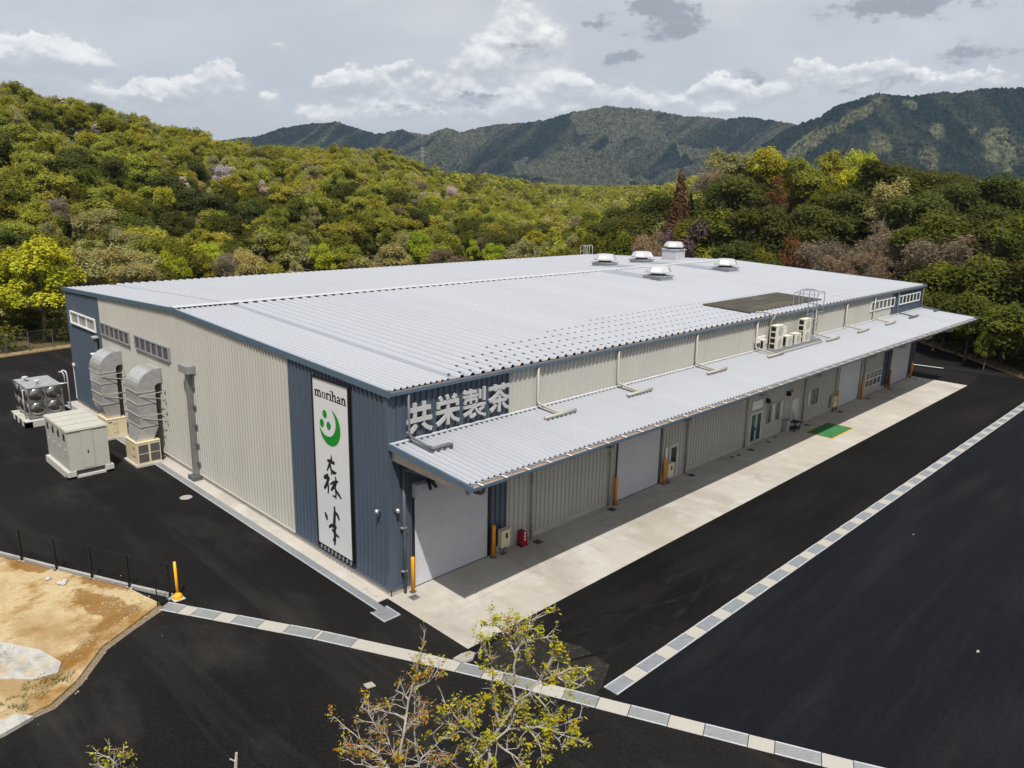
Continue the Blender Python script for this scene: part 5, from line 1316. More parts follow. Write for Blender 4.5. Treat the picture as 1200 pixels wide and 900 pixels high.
def mountain_mat(name, dark, light, thr, sc, patch=None):
    m = bpy.data.materials.new(name); m.use_nodes = True
    nt = m.node_tree; N = nt.nodes; L = nt.links; b = N['Principled BSDF']
    b.inputs['Roughness'].default_value = .95; b.inputs['Specular IOR Level'].default_value = .05
    tc = N.new('ShaderNodeTexCoord')
    def noise(s, det, off=0, rough=.6):
        mp = N.new('ShaderNodeMapping'); mp.inputs['Location'].default_value = (off, off * .7, off * .3); L.new(tc.outputs['Object'], mp.inputs[0])
        n = N.new('ShaderNodeTexNoise'); n.inputs['Scale'].default_value = s; n.inputs['Detail'].default_value = det; n.inputs['Roughness'].default_value = rough
        L.new(mp.outputs[0], n.inputs['Vector']); return n.outputs['Fac']
    def rng_(v, a, b_, c=0, d=1):
        r = N.new('ShaderNodeMapRange'); r.inputs['From Min'].default_value = a; r.inputs['From Max'].default_value = b_
        r.inputs['To Min'].default_value = c; r.inputs['To Max'].default_value = d; L.new(v, r.inputs['Value']); return r.outputs[0]
    def mix(f, a, c, mode='MIX'):
        x = N.new('ShaderNodeMix'); x.data_type = 'RGBA'; x.blend_type = mode
        if hasattr(f, 'node'): L.new(f, x.inputs[0])
        else: x.inputs[0].default_value = f
        for s, k in ((a, 6), (c, 7)):
            if hasattr(s, 'node'): L.new(s, x.inputs[k])
            else: x.inputs[k].default_value = (*s, 1)
        return x.outputs[2]
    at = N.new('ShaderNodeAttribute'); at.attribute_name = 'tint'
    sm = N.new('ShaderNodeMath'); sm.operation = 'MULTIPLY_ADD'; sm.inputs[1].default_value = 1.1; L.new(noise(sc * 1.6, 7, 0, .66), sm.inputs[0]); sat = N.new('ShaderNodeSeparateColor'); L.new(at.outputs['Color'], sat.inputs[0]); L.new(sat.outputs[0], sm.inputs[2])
    c = mix(rng_(sm.outputs[0], thr - .38, thr + .38), dark, light)  # dark ravines and pale ridges stand for relief shading as well as forest type
    # clear-edged felled / replanted blocks
    vo = N.new('ShaderNodeTexVoronoi'); vo.inputs['Scale'].default_value = .0042; 
    mpv = N.new('ShaderNodeMapping'); mpv.inputs['Rotation'].default_value = (0, 0, .6); mpv.inputs['Scale'].default_value = (1, .6, 1)
    L.new(tc.outputs['Object'], mpv.inputs[0])
    nd = N.new('ShaderNodeTexNoise'); nd.inputs['Scale'].default_value = .01; L.new(mpv.outputs[0], nd.inputs['Vector'])
    av = N.new('ShaderNodeMix'); av.data_type = 'VECTOR'; av.inputs[0].default_value = .1
    sc_ = N.new('ShaderNodeVectorMath'); sc_.operation = 'SCALE'; sc_.inputs['Scale'].default_value = 900; L.new(nd.outputs['Color'], sc_.inputs[0])
    ad = N.new('ShaderNodeVectorMath'); ad.operation = 'ADD'; L.new(mpv.outputs[0], ad.inputs[0]);
    s2 = N.new('ShaderNodeVectorMath'); s2.operation = 'SCALE'; s2.inputs['Scale'].default_value = .12; L.new(sc_.outputs[0], s2.inputs[0]); L.new(s2.outputs[0], ad.inputs[1])
    L.new(ad.outputs[0], vo.inputs['Vector'])
    sep = N.new('ShaderNodeSeparateColor'); L.new(vo.outputs['Color'], sep.inputs[0])
    c = mix(rng_(sep.outputs[0], .88, .89), c, light)
    if patch: c = mix(sat.outputs[1], c, patch)
    c = mix(rng_(noise(.011, 6, 400, .75), .50, .74, 0, .4), c, light)
    # crown grain
    v2 = N.new('ShaderNodeTexVoronoi'); v2.inputs['Scale'].default_value = .11; L.new(tc.outputs['Object'], v2.inputs['Vector'])
    sep2 = N.new('ShaderNodeSeparateColor'); L.new(v2.outputs['Color'], sep2.inputs[0])
    gr = rng_(sep2.outputs[1], 0, 1, .62, 1.4)
    c = mix(1.0, c, gr, 'MULTIPLY')
    L.new(c, b.inputs['Base Color'])
    bp = N.new('ShaderNodeBump'); bp.inputs['Strength'].default_value = 1.0; bp.inputs['Distance'].default_value = 9.0
    inv = rng_(v2.outputs['Distance'], 0, .7, 1, 0); L.new(inv, bp.inputs['Height'])
    bp2 = N.new('ShaderNodeBump'); bp2.inputs['Strength'].default_value = .8; bp2.inputs['Distance'].default_value = 45.0
    L.new(noise(.012, 5, 90), bp2.inputs['Height']); L.new(bp2.outputs[0], bp.inputs['Normal'])
    L.new(bp.outputs[0], b.inputs['Normal'])
    return m
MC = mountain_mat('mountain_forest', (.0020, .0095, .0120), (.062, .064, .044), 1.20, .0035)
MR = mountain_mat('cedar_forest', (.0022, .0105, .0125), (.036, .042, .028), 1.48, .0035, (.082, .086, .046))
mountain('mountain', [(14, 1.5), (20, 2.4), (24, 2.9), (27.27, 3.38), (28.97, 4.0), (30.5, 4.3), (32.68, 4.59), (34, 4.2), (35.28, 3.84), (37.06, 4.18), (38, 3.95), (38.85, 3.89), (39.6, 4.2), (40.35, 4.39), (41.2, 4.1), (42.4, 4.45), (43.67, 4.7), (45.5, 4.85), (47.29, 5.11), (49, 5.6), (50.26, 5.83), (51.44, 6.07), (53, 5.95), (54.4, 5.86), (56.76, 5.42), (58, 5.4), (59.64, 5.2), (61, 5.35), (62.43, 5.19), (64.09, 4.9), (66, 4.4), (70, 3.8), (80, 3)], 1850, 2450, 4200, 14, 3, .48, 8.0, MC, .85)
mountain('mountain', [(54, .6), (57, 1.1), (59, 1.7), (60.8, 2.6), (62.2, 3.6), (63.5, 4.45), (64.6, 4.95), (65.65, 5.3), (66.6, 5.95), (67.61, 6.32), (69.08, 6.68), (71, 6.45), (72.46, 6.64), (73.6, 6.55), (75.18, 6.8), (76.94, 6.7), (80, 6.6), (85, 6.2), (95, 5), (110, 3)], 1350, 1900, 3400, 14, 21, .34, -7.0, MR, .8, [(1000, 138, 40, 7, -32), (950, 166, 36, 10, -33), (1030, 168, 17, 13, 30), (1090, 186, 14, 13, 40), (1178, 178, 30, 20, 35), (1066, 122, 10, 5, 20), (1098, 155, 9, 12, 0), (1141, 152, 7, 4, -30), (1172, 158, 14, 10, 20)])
# a pylon on the hill
px_, py_ = 495, 178
r = ray(px_, py_); r = r / np.hypot(r[0], r[1]); P = CAM + r * 900
mb = MB()
for dx in (-2, 2):
    mb.tube([(P[0] + dx, P[1], P[2] - 40), (P[0] + dx * .3, P[1], P[2] + 6)], .16, 4)
for z in (-4, 0, 4): mb.tube([(P[0] - 4, P[1], P[2] + z), (P[0] + 4, P[1], P[2] + z)], .14, 4)
tag(build('transmission_tower', mb, X['galv_flat'], None, origin=(P[0], P[1], P[2] - 40)), 'thin pale transmission tower far off before the mountains', 'pylon')

# ------------------------------------------------------------------ trees
def leaf_mat(name, c, transl=.28, var=.25):
    m = bpy.data.materials.new(name); m.use_nodes = True
    nt = m.node_tree; N = nt.nodes; L = nt.links
    for n in list(N):
        if n.type == 'BSDF_PRINCIPLED': N.remove(n)
    out = [n for n in N if n.type == 'OUTPUT_MATERIAL'][0]
    at = N.new('ShaderNodeAttribute'); at.attribute_name = 'tint'
    oi = N.new('ShaderNodeObjectInfo')
    m1 = N.new('ShaderNodeMix'); m1.data_type = 'RGBA'; m1.blend_type = 'MULTIPLY'; m1.inputs[0].default_value = 1
    m1.inputs[6].default_value = (*c, 1); L.new(at.outputs['Color'], m1.inputs[7])
    m2 = N.new('ShaderNodeMix'); m2.data_type = 'RGBA'; m2.blend_type = 'MULTIPLY'; m2.inputs[0].default_value = 1
    L.new(m1.outputs[2], m2.inputs[6]); L.new(oi.outputs['Color'], m2.inputs[7])
    d = N.new('ShaderNodeBsdfDiffuse'); tr = N.new('ShaderNodeBsdfTranslucent'); mx = N.new('ShaderNodeMixShader'); mx.inputs[0].default_value = transl
    L.new(m2.outputs[2], d.inputs[0]); L.new(m2.outputs[2], tr.inputs[0]); L.new(d.outputs[0], mx.inputs[1]); L.new(tr.outputs[0], mx.inputs[2])
    L.new(mx.outputs[0], out.inputs['Surface'])
    return m
KIND = {   # colour, leaf size, lobes, leaves, shape(width/height of crown), crown base fraction, density
 'olive':   ((.285, .268, .040), .165, 26, 9500, 'round'),
 'evergreen': ((.098, .102, .024), .15, 32, 9800, 'round'),
 'lime':    ((.38, .40, .035), .155, 20, 9000, 'round'),
 'pale':    ((.350, .310, .115), .135, 20, 6800, 'open'),
 'yellow':  ((.325, .308, .040), .165, 26, 9300, 'round'),
 'mid':     ((.150, .150, .022), .155, 30, 9500, 'round'),
 'bare':    ((.225, .160, .098), .20, 18, 7000, 'twig'),
 'cherry':  ((.56, .43, .41), .17, 16, 4200, 'open'),
 'russet':  ((.145, .090, .050), .19, 9, 4200, 'cone'),
 'pine':    ((.052, .066, .022), .20, 9, 5200, 'cone'),
 'orange':  ((.21, .095, .035), .17, 12, 3600, 'open'),
 'magenta': ((.20, .125, .14), .17, 10, 3000, 'open'),
}
LM = {k: leaf_mat('foliage_' + k, v[0], .15 if k == 'bare' else .44) for k, v in KIND.items()}
LM_ALL = leaf_mat('foliage_mixed', (1, 1, 1), .44)
def leaves(rg, pos, out, size, flat=.35, asp=.55):
    """rhombus leaf clumps; normals lean outward/up"""
    n = len(pos)
    nr = out * .65 + rg.normal(size=(n, 3)) * .34 + np.array([0, 0, flat + .2])
    nr /= np.linalg.norm(nr, axis=1, keepdims=True) + 1e-9
    t = np.cross(nr, rg.normal(size=(n, 3))); t /= np.linalg.norm(t, axis=1, keepdims=True) + 1e-9
    b = np.cross(nr, t)
    s = size * rg.uniform(.6, 1.35, (n, 1))
    bend = nr * s * .18
    V = np.stack([pos - t * s, pos - b * s * asp + bend, pos + t * s, pos + b * s * asp - bend * .4], 1)
    return V
def crown_points(rg, shape, lobes, nl, w, h):
    """unit crown: radius 1 in plan scaled by w, height h; z from 0..h ; returns pos, outward, lobe id"""
    if shape == 'cone':
        z = rg.random(nl) ** 1.25; tier = np.floor(z * lobes) / lobes + .5 / lobes
        ang = rg.random(nl) * 2 * math.pi
        r = (1 - z) ** .75 * (.5 + .5 * np.sin(ang * 2.5 + tier * 23) ** 2) * rg.uniform(.25, 1, nl) ** .5 * (.75 + .35 * np.sin(tier * 61 + ang))
        zz = z + (tier - z) * .30 - r * .10 + rg.normal(size=nl) * .015
        pos = np.stack([r * np.cos(ang) * w, r * np.sin(ang) * w, zz * h], -1)
        out = np.stack([np.cos(ang), np.sin(ang), np.full(nl, .4)], -1)
        return pos, out, (tier * lobes).astype(int), None
    c = []
    while len(c) < lobes:
        p = rg.uniform(-1, 1, 3)
        if np.linalg.norm(p) < 1 and p[2] > -.75: 
            if all(np.linalg.norm(p - q) > (.36 if lobes < 20 else .27) for q in c) or rg.random() < .05: c.append(p)
    c = np.array(c) * np.array([.72, .72, .70])
    R = rg.uniform(.22, .42, lobes) * (1 if lobes < 20 else .86)
    li = rg.choice(lobes, nl, p=R ** 2 / (R ** 2).sum())
    d = rg.normal(size=(nl, 3)); d /= np.linalg.norm(d, axis=1, keepdims=True)
    d[:, 2] = np.where(d[:, 2] < -.2, -d[:, 2] * .8, d[:, 2])
    rr = R[li] * (1 - .42 * rg.random(nl) ** (2.4 if shape == 'round' else 1.1))
    rr = rr * (1 + .25 * np.sin(d[:, 0] * 7 + li) * np.cos(d[:, 1] * 6 - li))
    p = c[li] + d * rr[:, None]
    pos = p * np.array([w, w, h / 2]) + np.array([0, 0, h / 2])
    return pos, d, li, c * np.array([w, w, h / 2]) + np.array([0, 0, h / 2])
def tree_protos(kind, seed):
    """unit tree 10 m tall: returns trunk MB, crown mesh"""
    col, size, lobes, nl, shape = KIND[kind]
    rg = np.random.default_rng(seed)
    H = 10.0
    base = {'cone': 1.0, 'twig': 1.8}.get(shape, 1.2); ch = H - base
    w = {'cone': 2.9, 'round': 3.7, 'open': 3.6, 'twig': 3.2}[shape] * rg.uniform(.9, 1.12)
    pos, out, li, cs = crown_points(rg, shape, lobes, nl, w, ch)
    pos = pos + np.array([0, 0, base])
    asp = .55
    if shape == 'twig':
        V = leaves(rg, pos, out, size * 1.05, .5, .055)
    else:
        V = leaves(rg, pos, out, size, .35, asp)
    tint = rg.uniform(.82, 1.18, (nl, 1)) * np.ones((1, 3))
    lt = rg.uniform(.82, 1.2, (64, 1)); hue = rg.uniform(-.08, .06, (64, 1))
    tint = tint * lt[li % 64]; tint[:, 0:1] *= 1 + hue[li % 64]; tint[:, 2:3] *= 1 - hue[li % 64]
    crown = np_mesh('crown', V.reshape(-1, 3), np.arange(nl * 4).reshape(-1, 4), [LM[kind]], np.repeat(tint, 4, 0))
    mb = MB()
    top = base + ch * (.9 if shape == 'cone' else .55)
    lean = rg.uniform(-.3, .3, 2)
    tr = [(0, 0, -.6), (lean[0] * .3, lean[1] * .3, base * .6), (lean[0], lean[1], base + ch * .3), (lean[0] * 1.4, lean[1] * 1.4, top)]
    mb.tube(tr, [.20, .16, .11, .03], 6)
    if cs is not None:
        for c in cs:
            q = c + np.array([0, 0, base]); f = min(.9, max(.25, (q[2] - base) / ch * .7))
            s = np.array([lean[0], lean[1], base + ch * .1 + f * ch * .35])
            mid = (s * .5 + q * .5) + np.array([0, 0, -.15])
            mb.tube([s, mid, q], [.07, .05, .018], 5)
            if shape in ('twig', 'open'):
                for k in range(6 if shape == 'twig' else 3):
                    e = q + rg.normal(size=3) * np.array([.75, .75, .6]) + [0, 0, .3]
                    mb.tube([mid * .4 + q * .6, q * .5 + e * .5 + rg.normal(size=3) * .1, e], [.035, .022, .008], 4)
    return mb, crown
PROTO = {}
def proto(kind, v):
    if (kind, v) not in PROTO:
        mb, crown = tree_protos(kind, hash_(kind) + v * 7)
        me = bpy.data.meshes.new('trunk'); me.from_pydata(mb.v, [], mb.f)
        me.materials.append(X['twig'] if KIND[kind][4] in ('twig', 'open') else X['bark'])
        PROTO[(kind, v)] = (me, crown)
    return PROTO[(kind, v)]
def hash_(s): return sum(ord(c) * (i + 3) for i, c in enumerate(s))
TREES = []     # (x, y, z, h, wscale, kind, tintrgb, label-or-None)
def add_tree(x, y, h, kind, ws=1.0, label=None, tint=None):
    z = float(hfun(x, y))
    TREES.append([x, y, z, h, ws, kind, tint, label])
def place(px, py, dist, kind, ws=1.0, label=None, hmin=3, hmax=17, tint=None):
    """tree whose top lies along the measured direction, standing on the terrain dist metres off"""
    r = ray(px, py); r = r / np.hypot(r[0], r[1]); P = CAM + r * dist
    z = float(hfun(P[0], P[1]))
    add_tree(P[0], P[1], min(max(P[2] - z, hmin), hmax), kind, ws, label, tint)
SPEC = [
 (36, 275, 92, 'lime', 1.25, 'big bright lime-green tree behind the back fence at the left edge'),
 (95, 282, 98, 'pale', 1.2, 'pale grey-green budding tree right of the big lime tree at left edge'),
 (125, 276, 101, 'pale', 1.1, None), (160, 280, 104, 'pale', 1.0, None), (200, 292, 106, 'lime', .9, None), (185, 300, 100, 'mid', .9, None),
 (235, 290, 112, 'olive', 1.0, None), (262, 290, 112, 'bare', 1.1, 'leafless brown tree behind the far roof eave, left of the lime crown'),
 (318, 298, 118, 'bare', .9, None), (375, 282, 122, 'lime', 1.0, 'round lime-green tree over the roof edge left of the taller lime tree'), (300, 302, 118, 'pale', 1.0, None),
 (345, 300, 118, 'pale', .9, None), (410, 300, 124, 'bare', .7, None),
 (490, 266, 130, 'lime', .85, 'tall yellow-lime tree standing out over the middle of far roof eave'),
 (455, 290, 128, 'evergreen', .8, None), (520, 290, 134, 'mid', .8, None), (578, 282, 140, 'lime', 1.2, 'wide low lime-green tree above the far eave, right of the tall lime one'), (555, 278, 150, 'lime', .6, None),
 (16, 188, 168, 'cherry', 1.35, 'wide pale pink blossoming tree at left edge high on the hillside'),
 (262, 186, 195, 'cherry', 1.15, 'pale pink blossoming tree below the hill crest, above the roof'),
 (308, 210, 185, 'cherry', .8, 'small pink-grey blossoming tree right of the one below the hill crest'),
 (112, 143, 215, 'cherry', .8, 'small pale pink blossoming tree near the hill crest at upper left'),
 (162, 235, 170, 'cherry', .7, 'small pink blossoming tree low on the middle of the hillside'),
 (245, 222, 172, 'cherry', .9, 'pink-grey blossoming tree beside the small one, mid hillside'),
 (228, 235, 168, 'cherry', .55, None), (495, 220, 230, 'cherry', .8, 'pink-grey blossoming tree on the slope above the tall lime tree'), (500, 258, 200, 'cherry', .55, None), (530, 212, 260, 'cherry', .8, None), (90, 160, 210, 'cherry', .6, None),
 (798, 200, 128, 'russet', 1.05, 'rusty brown conifer at the left end of the right wood'),
 (745, 240, 120, 'evergreen', 1.0, None), (765, 262, 112, 'bare', .9, 'leafless brown-pink tree above the low ventilators'), (720, 250, 125, 'evergreen', 1.1, None), (700, 262, 120, 'mid', 1.0, None),
 (668, 268, 125, 'pale', .9, None), (640, 282, 130, 'pale', .8, None), (738, 262, 112, 'mid', .8, None),
 (820, 255, 118, 'magenta', .8, 'small magenta-pink blossoming bush left of the dark wood'), (784, 258, 122, 'magenta', .6, 'small mauve bush beside the rusty conifer'),
 (850, 165, 142, 'pale', 1.25, 'tall pale budding tree rising above the left of the right wood'), (880, 172, 140, 'pale', 1.1, None), (838, 190, 136, 'bare', 1.1, None),
 (905, 162, 132, 'yellow', .9, 'yellow-green topped tree rising over the right wood against the mountain'), (862, 195, 124, 'evergreen', 1.1, None), (835, 235, 120, 'mid', 1.2, None),
 (945, 178, 130, 'olive', 1.0, None), (975, 172, 138, 'yellow', .9, None), (1010, 170, 132, 'lime', .8, 'lime-green crown on the skyline of the right wood'), (1040, 176, 126, 'evergreen', 1.2, 'rounded dark evergreen on the skyline right of the lime crown'),
 (915, 202, 126, 'orange', .6, 'small rusty-orange tree high in the right wood'), (935, 268, 112, 'orange', .62, 'bright orange-brown small tree in the middle of right wood'),
 (1050, 195, 118, 'pale', .9, None), (900, 232, 118, 'evergreen', 1.2, None), (960, 228, 118, 'evergreen', 1.15, None), (1000, 215, 122, 'evergreen', 1.1, None),
 (965, 270, 112, 'bare', 1.1, 'leafless brown tree right of the orange-brown tree'), (1045, 250, 110, 'bare', 1.0, 'leafless brown tree above the right end of roof'), (1030, 285, 106, 'bare', .9, None), (985, 290, 108, 'bare', 1.0, None), (900, 285, 110, 'mid', 1.0, None), (865, 275, 112, 'evergreen', 1.1, None), (830, 285, 112, 'olive', .9, None),
 (1085, 215, 116, 'evergreen', 1.2, None), (1120, 205, 122, 'evergreen', 1.2, None), (1160, 200, 126, 'evergreen', 1.3, None), (1195, 195, 124, 'evergreen', 1.2, None), (1105, 240, 108, 'mid', 1.2, None), (1150, 245, 106, 'evergreen', 1.2, None), (1190, 240, 104, 'mid', 1.2, None),
 (1110, 265, 104, 'bare', 1.3, 'grey-brown leafless tree at the right among evergreens'), (1165, 262, 102, 'bare', 1.2, 'grey leafless tree at the right edge among evergreens'),
 (1120, 300, 98, 'mid', 1.25, None), (1165, 290, 97, 'mid', 1.25, None), (1210, 285, 96, 'evergreen', 1.2, None), (1145, 335, 92, 'mid', 1.2, 'large green evergreen beyond the far end of the canopy'), (1190, 345, 90, 'mid', 1.3, 'large dense green tree at the right edge above the fence'), (1105, 335, 96, 'evergreen', 1.1, None), (1088, 300, 102, 'mid', 1.1, None), (1215, 365, 88, 'mid', 1.1, None), (1160, 385, 88, 'mid', .8, None),
]
for s_ in SPEC: place(s_[0], s_[1], s_[2], s_[3], s_[4], s_[5])
SPECIAL = [(t_[0] - CAM[0], t_[1] - CAM[1], t_[2] + t_[3] * (.45 if t_[5] != 'lime' else .2) - CAM[2], 45 if t_[5] == 'lime' else 13) for t_ in TREES if t_[5] in ('cherry', 'lime', 'orange', 'russet', 'magenta', 'bare')]
occ = [(t_[0], t_[1], t_[4] * t_[3] * .3) for t_ in TREES]
def pick(kinds): 
    ks = list(kinds); p = np.array([kinds[k] for k in ks], float); return ks[int(rng.choice(len(ks), p=p / p.sum()))]
fill = []
def scatter(az0, az1, dfun0, dfun1, spacing, kinds_fn, hr, stuff=False):
    R1 = 1000 if stuff else 460
    for gx in np.arange(-60, R1, spacing):
        for gy in np.arange(-120, R1, spacing):
            x = gx + rng.uniform(-.45, .45) * spacing; y = gy + rng.uniform(-.45, .45) * spacing
            dx, dy = x - CAM[0], y - CAM[1]; d = math.hypot(dx, dy); az = math.degrees(math.atan2(dx, dy))
            if not (az0 < az < az1): continue
            d0 = float(np.interp(az, _azs, _bd))
            if d < d0 + dfun0(az) or d > dfun1(az): continue
            if not stuff and any((x - a) ** 2 + (y - b) ** 2 < (1.4 + .6 * c) ** 2 for a, b, c in occ): continue
            if x > -8 and x < LX + 5 and y < W + 12 and y > -12: continue
            kd = pick(kinds_fn(az, d - d0, d))
            h = rng.uniform(*hr) * {'lime': .9, 'cherry': .75, 'bare': .9, 'magenta': .5, 'orange': .6, 'russet': 1.1}.get(kd, 1)
            zt = float(hfun(x, y)) + h - CAM[2]
            blocked = False
            for sx_, sy_, sz_, df_ in SPECIAL:
                ds = math.hypot(sx_, sy_); along = (dx * sx_ + dy * sy_) / ds; lat = abs(dx * sy_ - dy * sx_) / ds
                if 0 < ds - along < df_ and lat < (2.3 if df_ < 20 else 3.2) and zt / d > sz_ / ds: blocked = True; break
            if blocked and not stuff: continue
            fill.append([x, y, float(hfun(x, y)), h, rng.uniform(.75, 1.5), kd, None, None])
def kinds_left(az, dd, d):
    if dd < 26 and az < 50: return {'lime': 12, 'pale': 34, 'bare': 14, 'olive': 18, 'mid': 14, 'yellow': 8}
    if dd < 80: return {'olive': 30, 'evergreen': 20, 'mid': 26, 'yellow': 12, 'pale': 8, 'bare': 3, 'cherry': 1}
    return {'olive': 36, 'yellow': 28, 'mid': 8, 'evergreen': 4, 'pale': 21, 'bare': 2, 'cherry': 1}
def kinds_right(az, dd, d):
    if az > 70: return {'evergreen': 46, 'mid': 40, 'olive': 6, 'bare': 4}
    if dd < 16: return {'bare': 46, 'mid': 16, 'evergreen': 16, 'pale': 8, 'olive': 12}
    return {'evergreen': 40, 'mid': 22, 'olive': 16, 'pine': 3, 'bare': 7, 'yellow': 5}
dr_ = lambda az: float(np.interp(az, NODES[:, 0], NODES[:, 3])) + 25
scatter(-6, 52, lambda a: 3, lambda a: min(dr_(a), 330), 4.5, kinds_left, (4.8, 9.6))
scatter(52, 95, lambda a: 5 if a > 66 else 9, lambda a: 190, 5.0, kinds_right, (6.2, 11.5))
far = []
keep, fill = fill, []
scatter(33, 60, lambda a: 60, lambda a: 1000, 7.0, lambda az, dd, d: {'olive': 34, 'yellow': 20, 'mid': 20, 'evergreen': 10, 'pale': 16, 'cherry': 1}, (5.0, 8.5), True)
far = [t_ for t_ in fill if math.hypot(t_[0] - CAM[0], t_[1] - CAM[1]) > 328 and math.degrees(math.atan2(t_[0] - CAM[0], t_[1] - CAM[1])) < 60]
fill, = ([],)
scatter(56, 92, lambda a: 60, lambda a: 1000, 15.0, lambda az, dd, d: {'yellow': 30, 'pale': 40, 'olive': 20, 'mid': 10}, (8, 12), True)
far += [t_ for t_ in fill if math.hypot(t_[0] - CAM[0], t_[1] - CAM[1]) > 420]
fill = keep
TR_ALL = TREES + fill
# which trees the photograph's view actually shows, and how large
def visible_area(T):
    w, h = 400, 300; s = 3.0
    buf = np.full((h, w), -1, int)
    order = sorted(range(len(T)), key=lambda i: (T[i][0] - CAM[0]) ** 2 + (T[i][1] - CAM[1]) ** 2)
    # factory hull
    bx = np.array([(x, y, z) for x, y, z in [(0, 0, 0), (LX, 0, 0), (LX, W, 0), (0, W, 0), (0, 0, 8.7), (LX, 0, 8.7), (LX, W, 8.7), (0, W, 8.7), (0, W / 2, 9.5), (LX, W / 2, 9.5), (LX, -4.7, 6.1), (0, -4.7, 6.1)]])
    u, v, q = project(bx)
    pts = np.stack([u, v], -1)
    def hull(p):
        p = sorted(map(tuple, p))
        def half(it):
            r_ = []
            for c in it:
                while len(r_) > 1 and (r_[-1][0] - r_[-2][0]) * (c[1] - r_[-2][1]) - (r_[-1][1] - r_[-2][1]) * (c[0] - r_[-2][0]) <= 0: r_.pop()
                r_.append(c)
            return r_[:-1]
        return half(p) + half(p[::-1])
    H_ = hull(pts)
    yy, xx = np.mgrid[0:h, 0:w]; X_, Y_ = (xx + .5) * s, (yy + .5) * s
    ins = np.ones((h, w), bool)
    for i in range(len(H_)):
        (x0, y0), (x1, y1) = H_[i], H_[(i + 1) % len(H_)]
        ins &= ((x1 - x0) * (Y_ - y0) - (y1 - y0) * (X_ - x0)) >= 0
    buf[ins] = -2
    cnt = {}
    for i in order:
        x, y, z, hh, ws, kd = T[i][:6]
        sh = KIND[kd][4]; base = hh * .2
        c = (x, y, z + base + (hh - base) / 2); u, v, q = project(c)
        if q < 5: continue
        ry = FPX * (hh - base) / 2 / q; rx = FPX * .35 * hh * ws / q * (.6 if sh == 'cone' else 1)
        a0, a1 = int((u - rx) / s), int((u + rx) / s) + 1; b0, b1 = int((v - ry) / s), int((v + ry) / s) + 1
        a0, a1, b0, b1 = max(a0, 0), min(a1, w), max(b0, 0), min(b1, h)
        if a0 >= a1 or b0 >= b1: continue
        sub = buf[b0:b1, a0:a1]
        m_ = (((X_[b0:b1, a0:a1] - u) / rx) ** 2 + ((Y_[b0:b1, a0:a1] - v) / ry) ** 2 < .85) & (sub == -1)
        cnt[i] = int(m_.sum()); sub[m_] = i
    return cnt
cnt = visible_area(TR_ALL)
inds = sorted(cnt, key=lambda i: -cnt[i] - (40 if TR_ALL[i][7] else 0))
NIND = 296
chosen = [i for i in inds if cnt[i] > 5 or TR_ALL[i][7]][:NIND]
rest = [i for i in range(len(TR_ALL)) if i not in set(chosen)]
KN = {'olive': ('broadleaf_tree', 'olive-green leafy tree'), 'evergreen': ('evergreen_tree', 'dark evergreen tree'), 'lime': ('broadleaf_tree', 'bright lime-green tree'), 'pale': ('budding_tree', 'pale grey-green budding tree'),
      'yellow': ('broadleaf_tree', 'yellow-green leafy tree'), 'mid': ('broadleaf_tree', 'mid-green bushy tree'), 'bare': ('bare_tree', 'leafless brown twiggy tree'), 'cherry': ('cherry_tree', 'pale pink blossoming tree'),
      'russet': ('conifer_tree', 'rusty brown conifer'), 'pine': ('conifer_tree', 'dark pointed conifer'), 'orange': ('shrub_tree', 'rusty-orange small tree'), 'magenta': ('shrub_tree', 'magenta blossoming bush')}
def zone(x, y):
    u, v, q = project((x, y, float(hfun(x, y)) + 7)); d = math.hypot(x - CAM[0], y - CAM[1]); az = math.degrees(math.atan2(x - CAM[0], y - CAM[1])); dd = d - float(np.interp(az, _azs, _bd))
    if az > 70: return 'in the right-hand wood above the boundary fence'
    if az > 61: return 'in the wood behind the far right corner of roof'
    if az > 50: return 'in the wood behind the roof ventilators'
    if dd < 28: return ('just behind the back fence at left' if az < 20 else 'just beyond the far roof eave')
    if dd < 75: return ('on the lower hillside at left' if az < 20 else 'low on the hillside above the roof')
    if dd < 135: return ('half-way up the left hillside' if az < 22 else 'half-way up the hillside above the roof')
    return ('near the crest of the left hill' if az < 24 else 'on the falling ridge before the mountains')
for i in chosen:
    x, y, z, h, ws, kd, tint, lb = TR_ALL[i]
    nm, desc = KN[kd]
    v = int(rng.integers(0, 3))
    trm, crm = proto(kd, v)
    label = lb or (desc + ' ' + zone(x, y))
    grp = None if lb else desc.replace(' tree', ' trees') + ' ' + zone(x, y)
    o = thing(nm, label, 'tree', (x, y, z), grp)
    k = h / 10
    o.scale = (k * ws, k * ws, k); o.rotation_euler = (0, 0, rng.uniform(0, 6.28))
    a = bpy.data.objects.new('trunk', trm); COL.objects.link(a); a.parent = o
    c = bpy.data.objects.new('crown', crm); COL.objects.link(c); c.parent = o
    b_ = rng.uniform(.80, 1.22); hshift = rng.uniform(-.12, .07)
    c.color = (b_ * (1 + hshift), b_, b_ * (1 - hshift), 1)
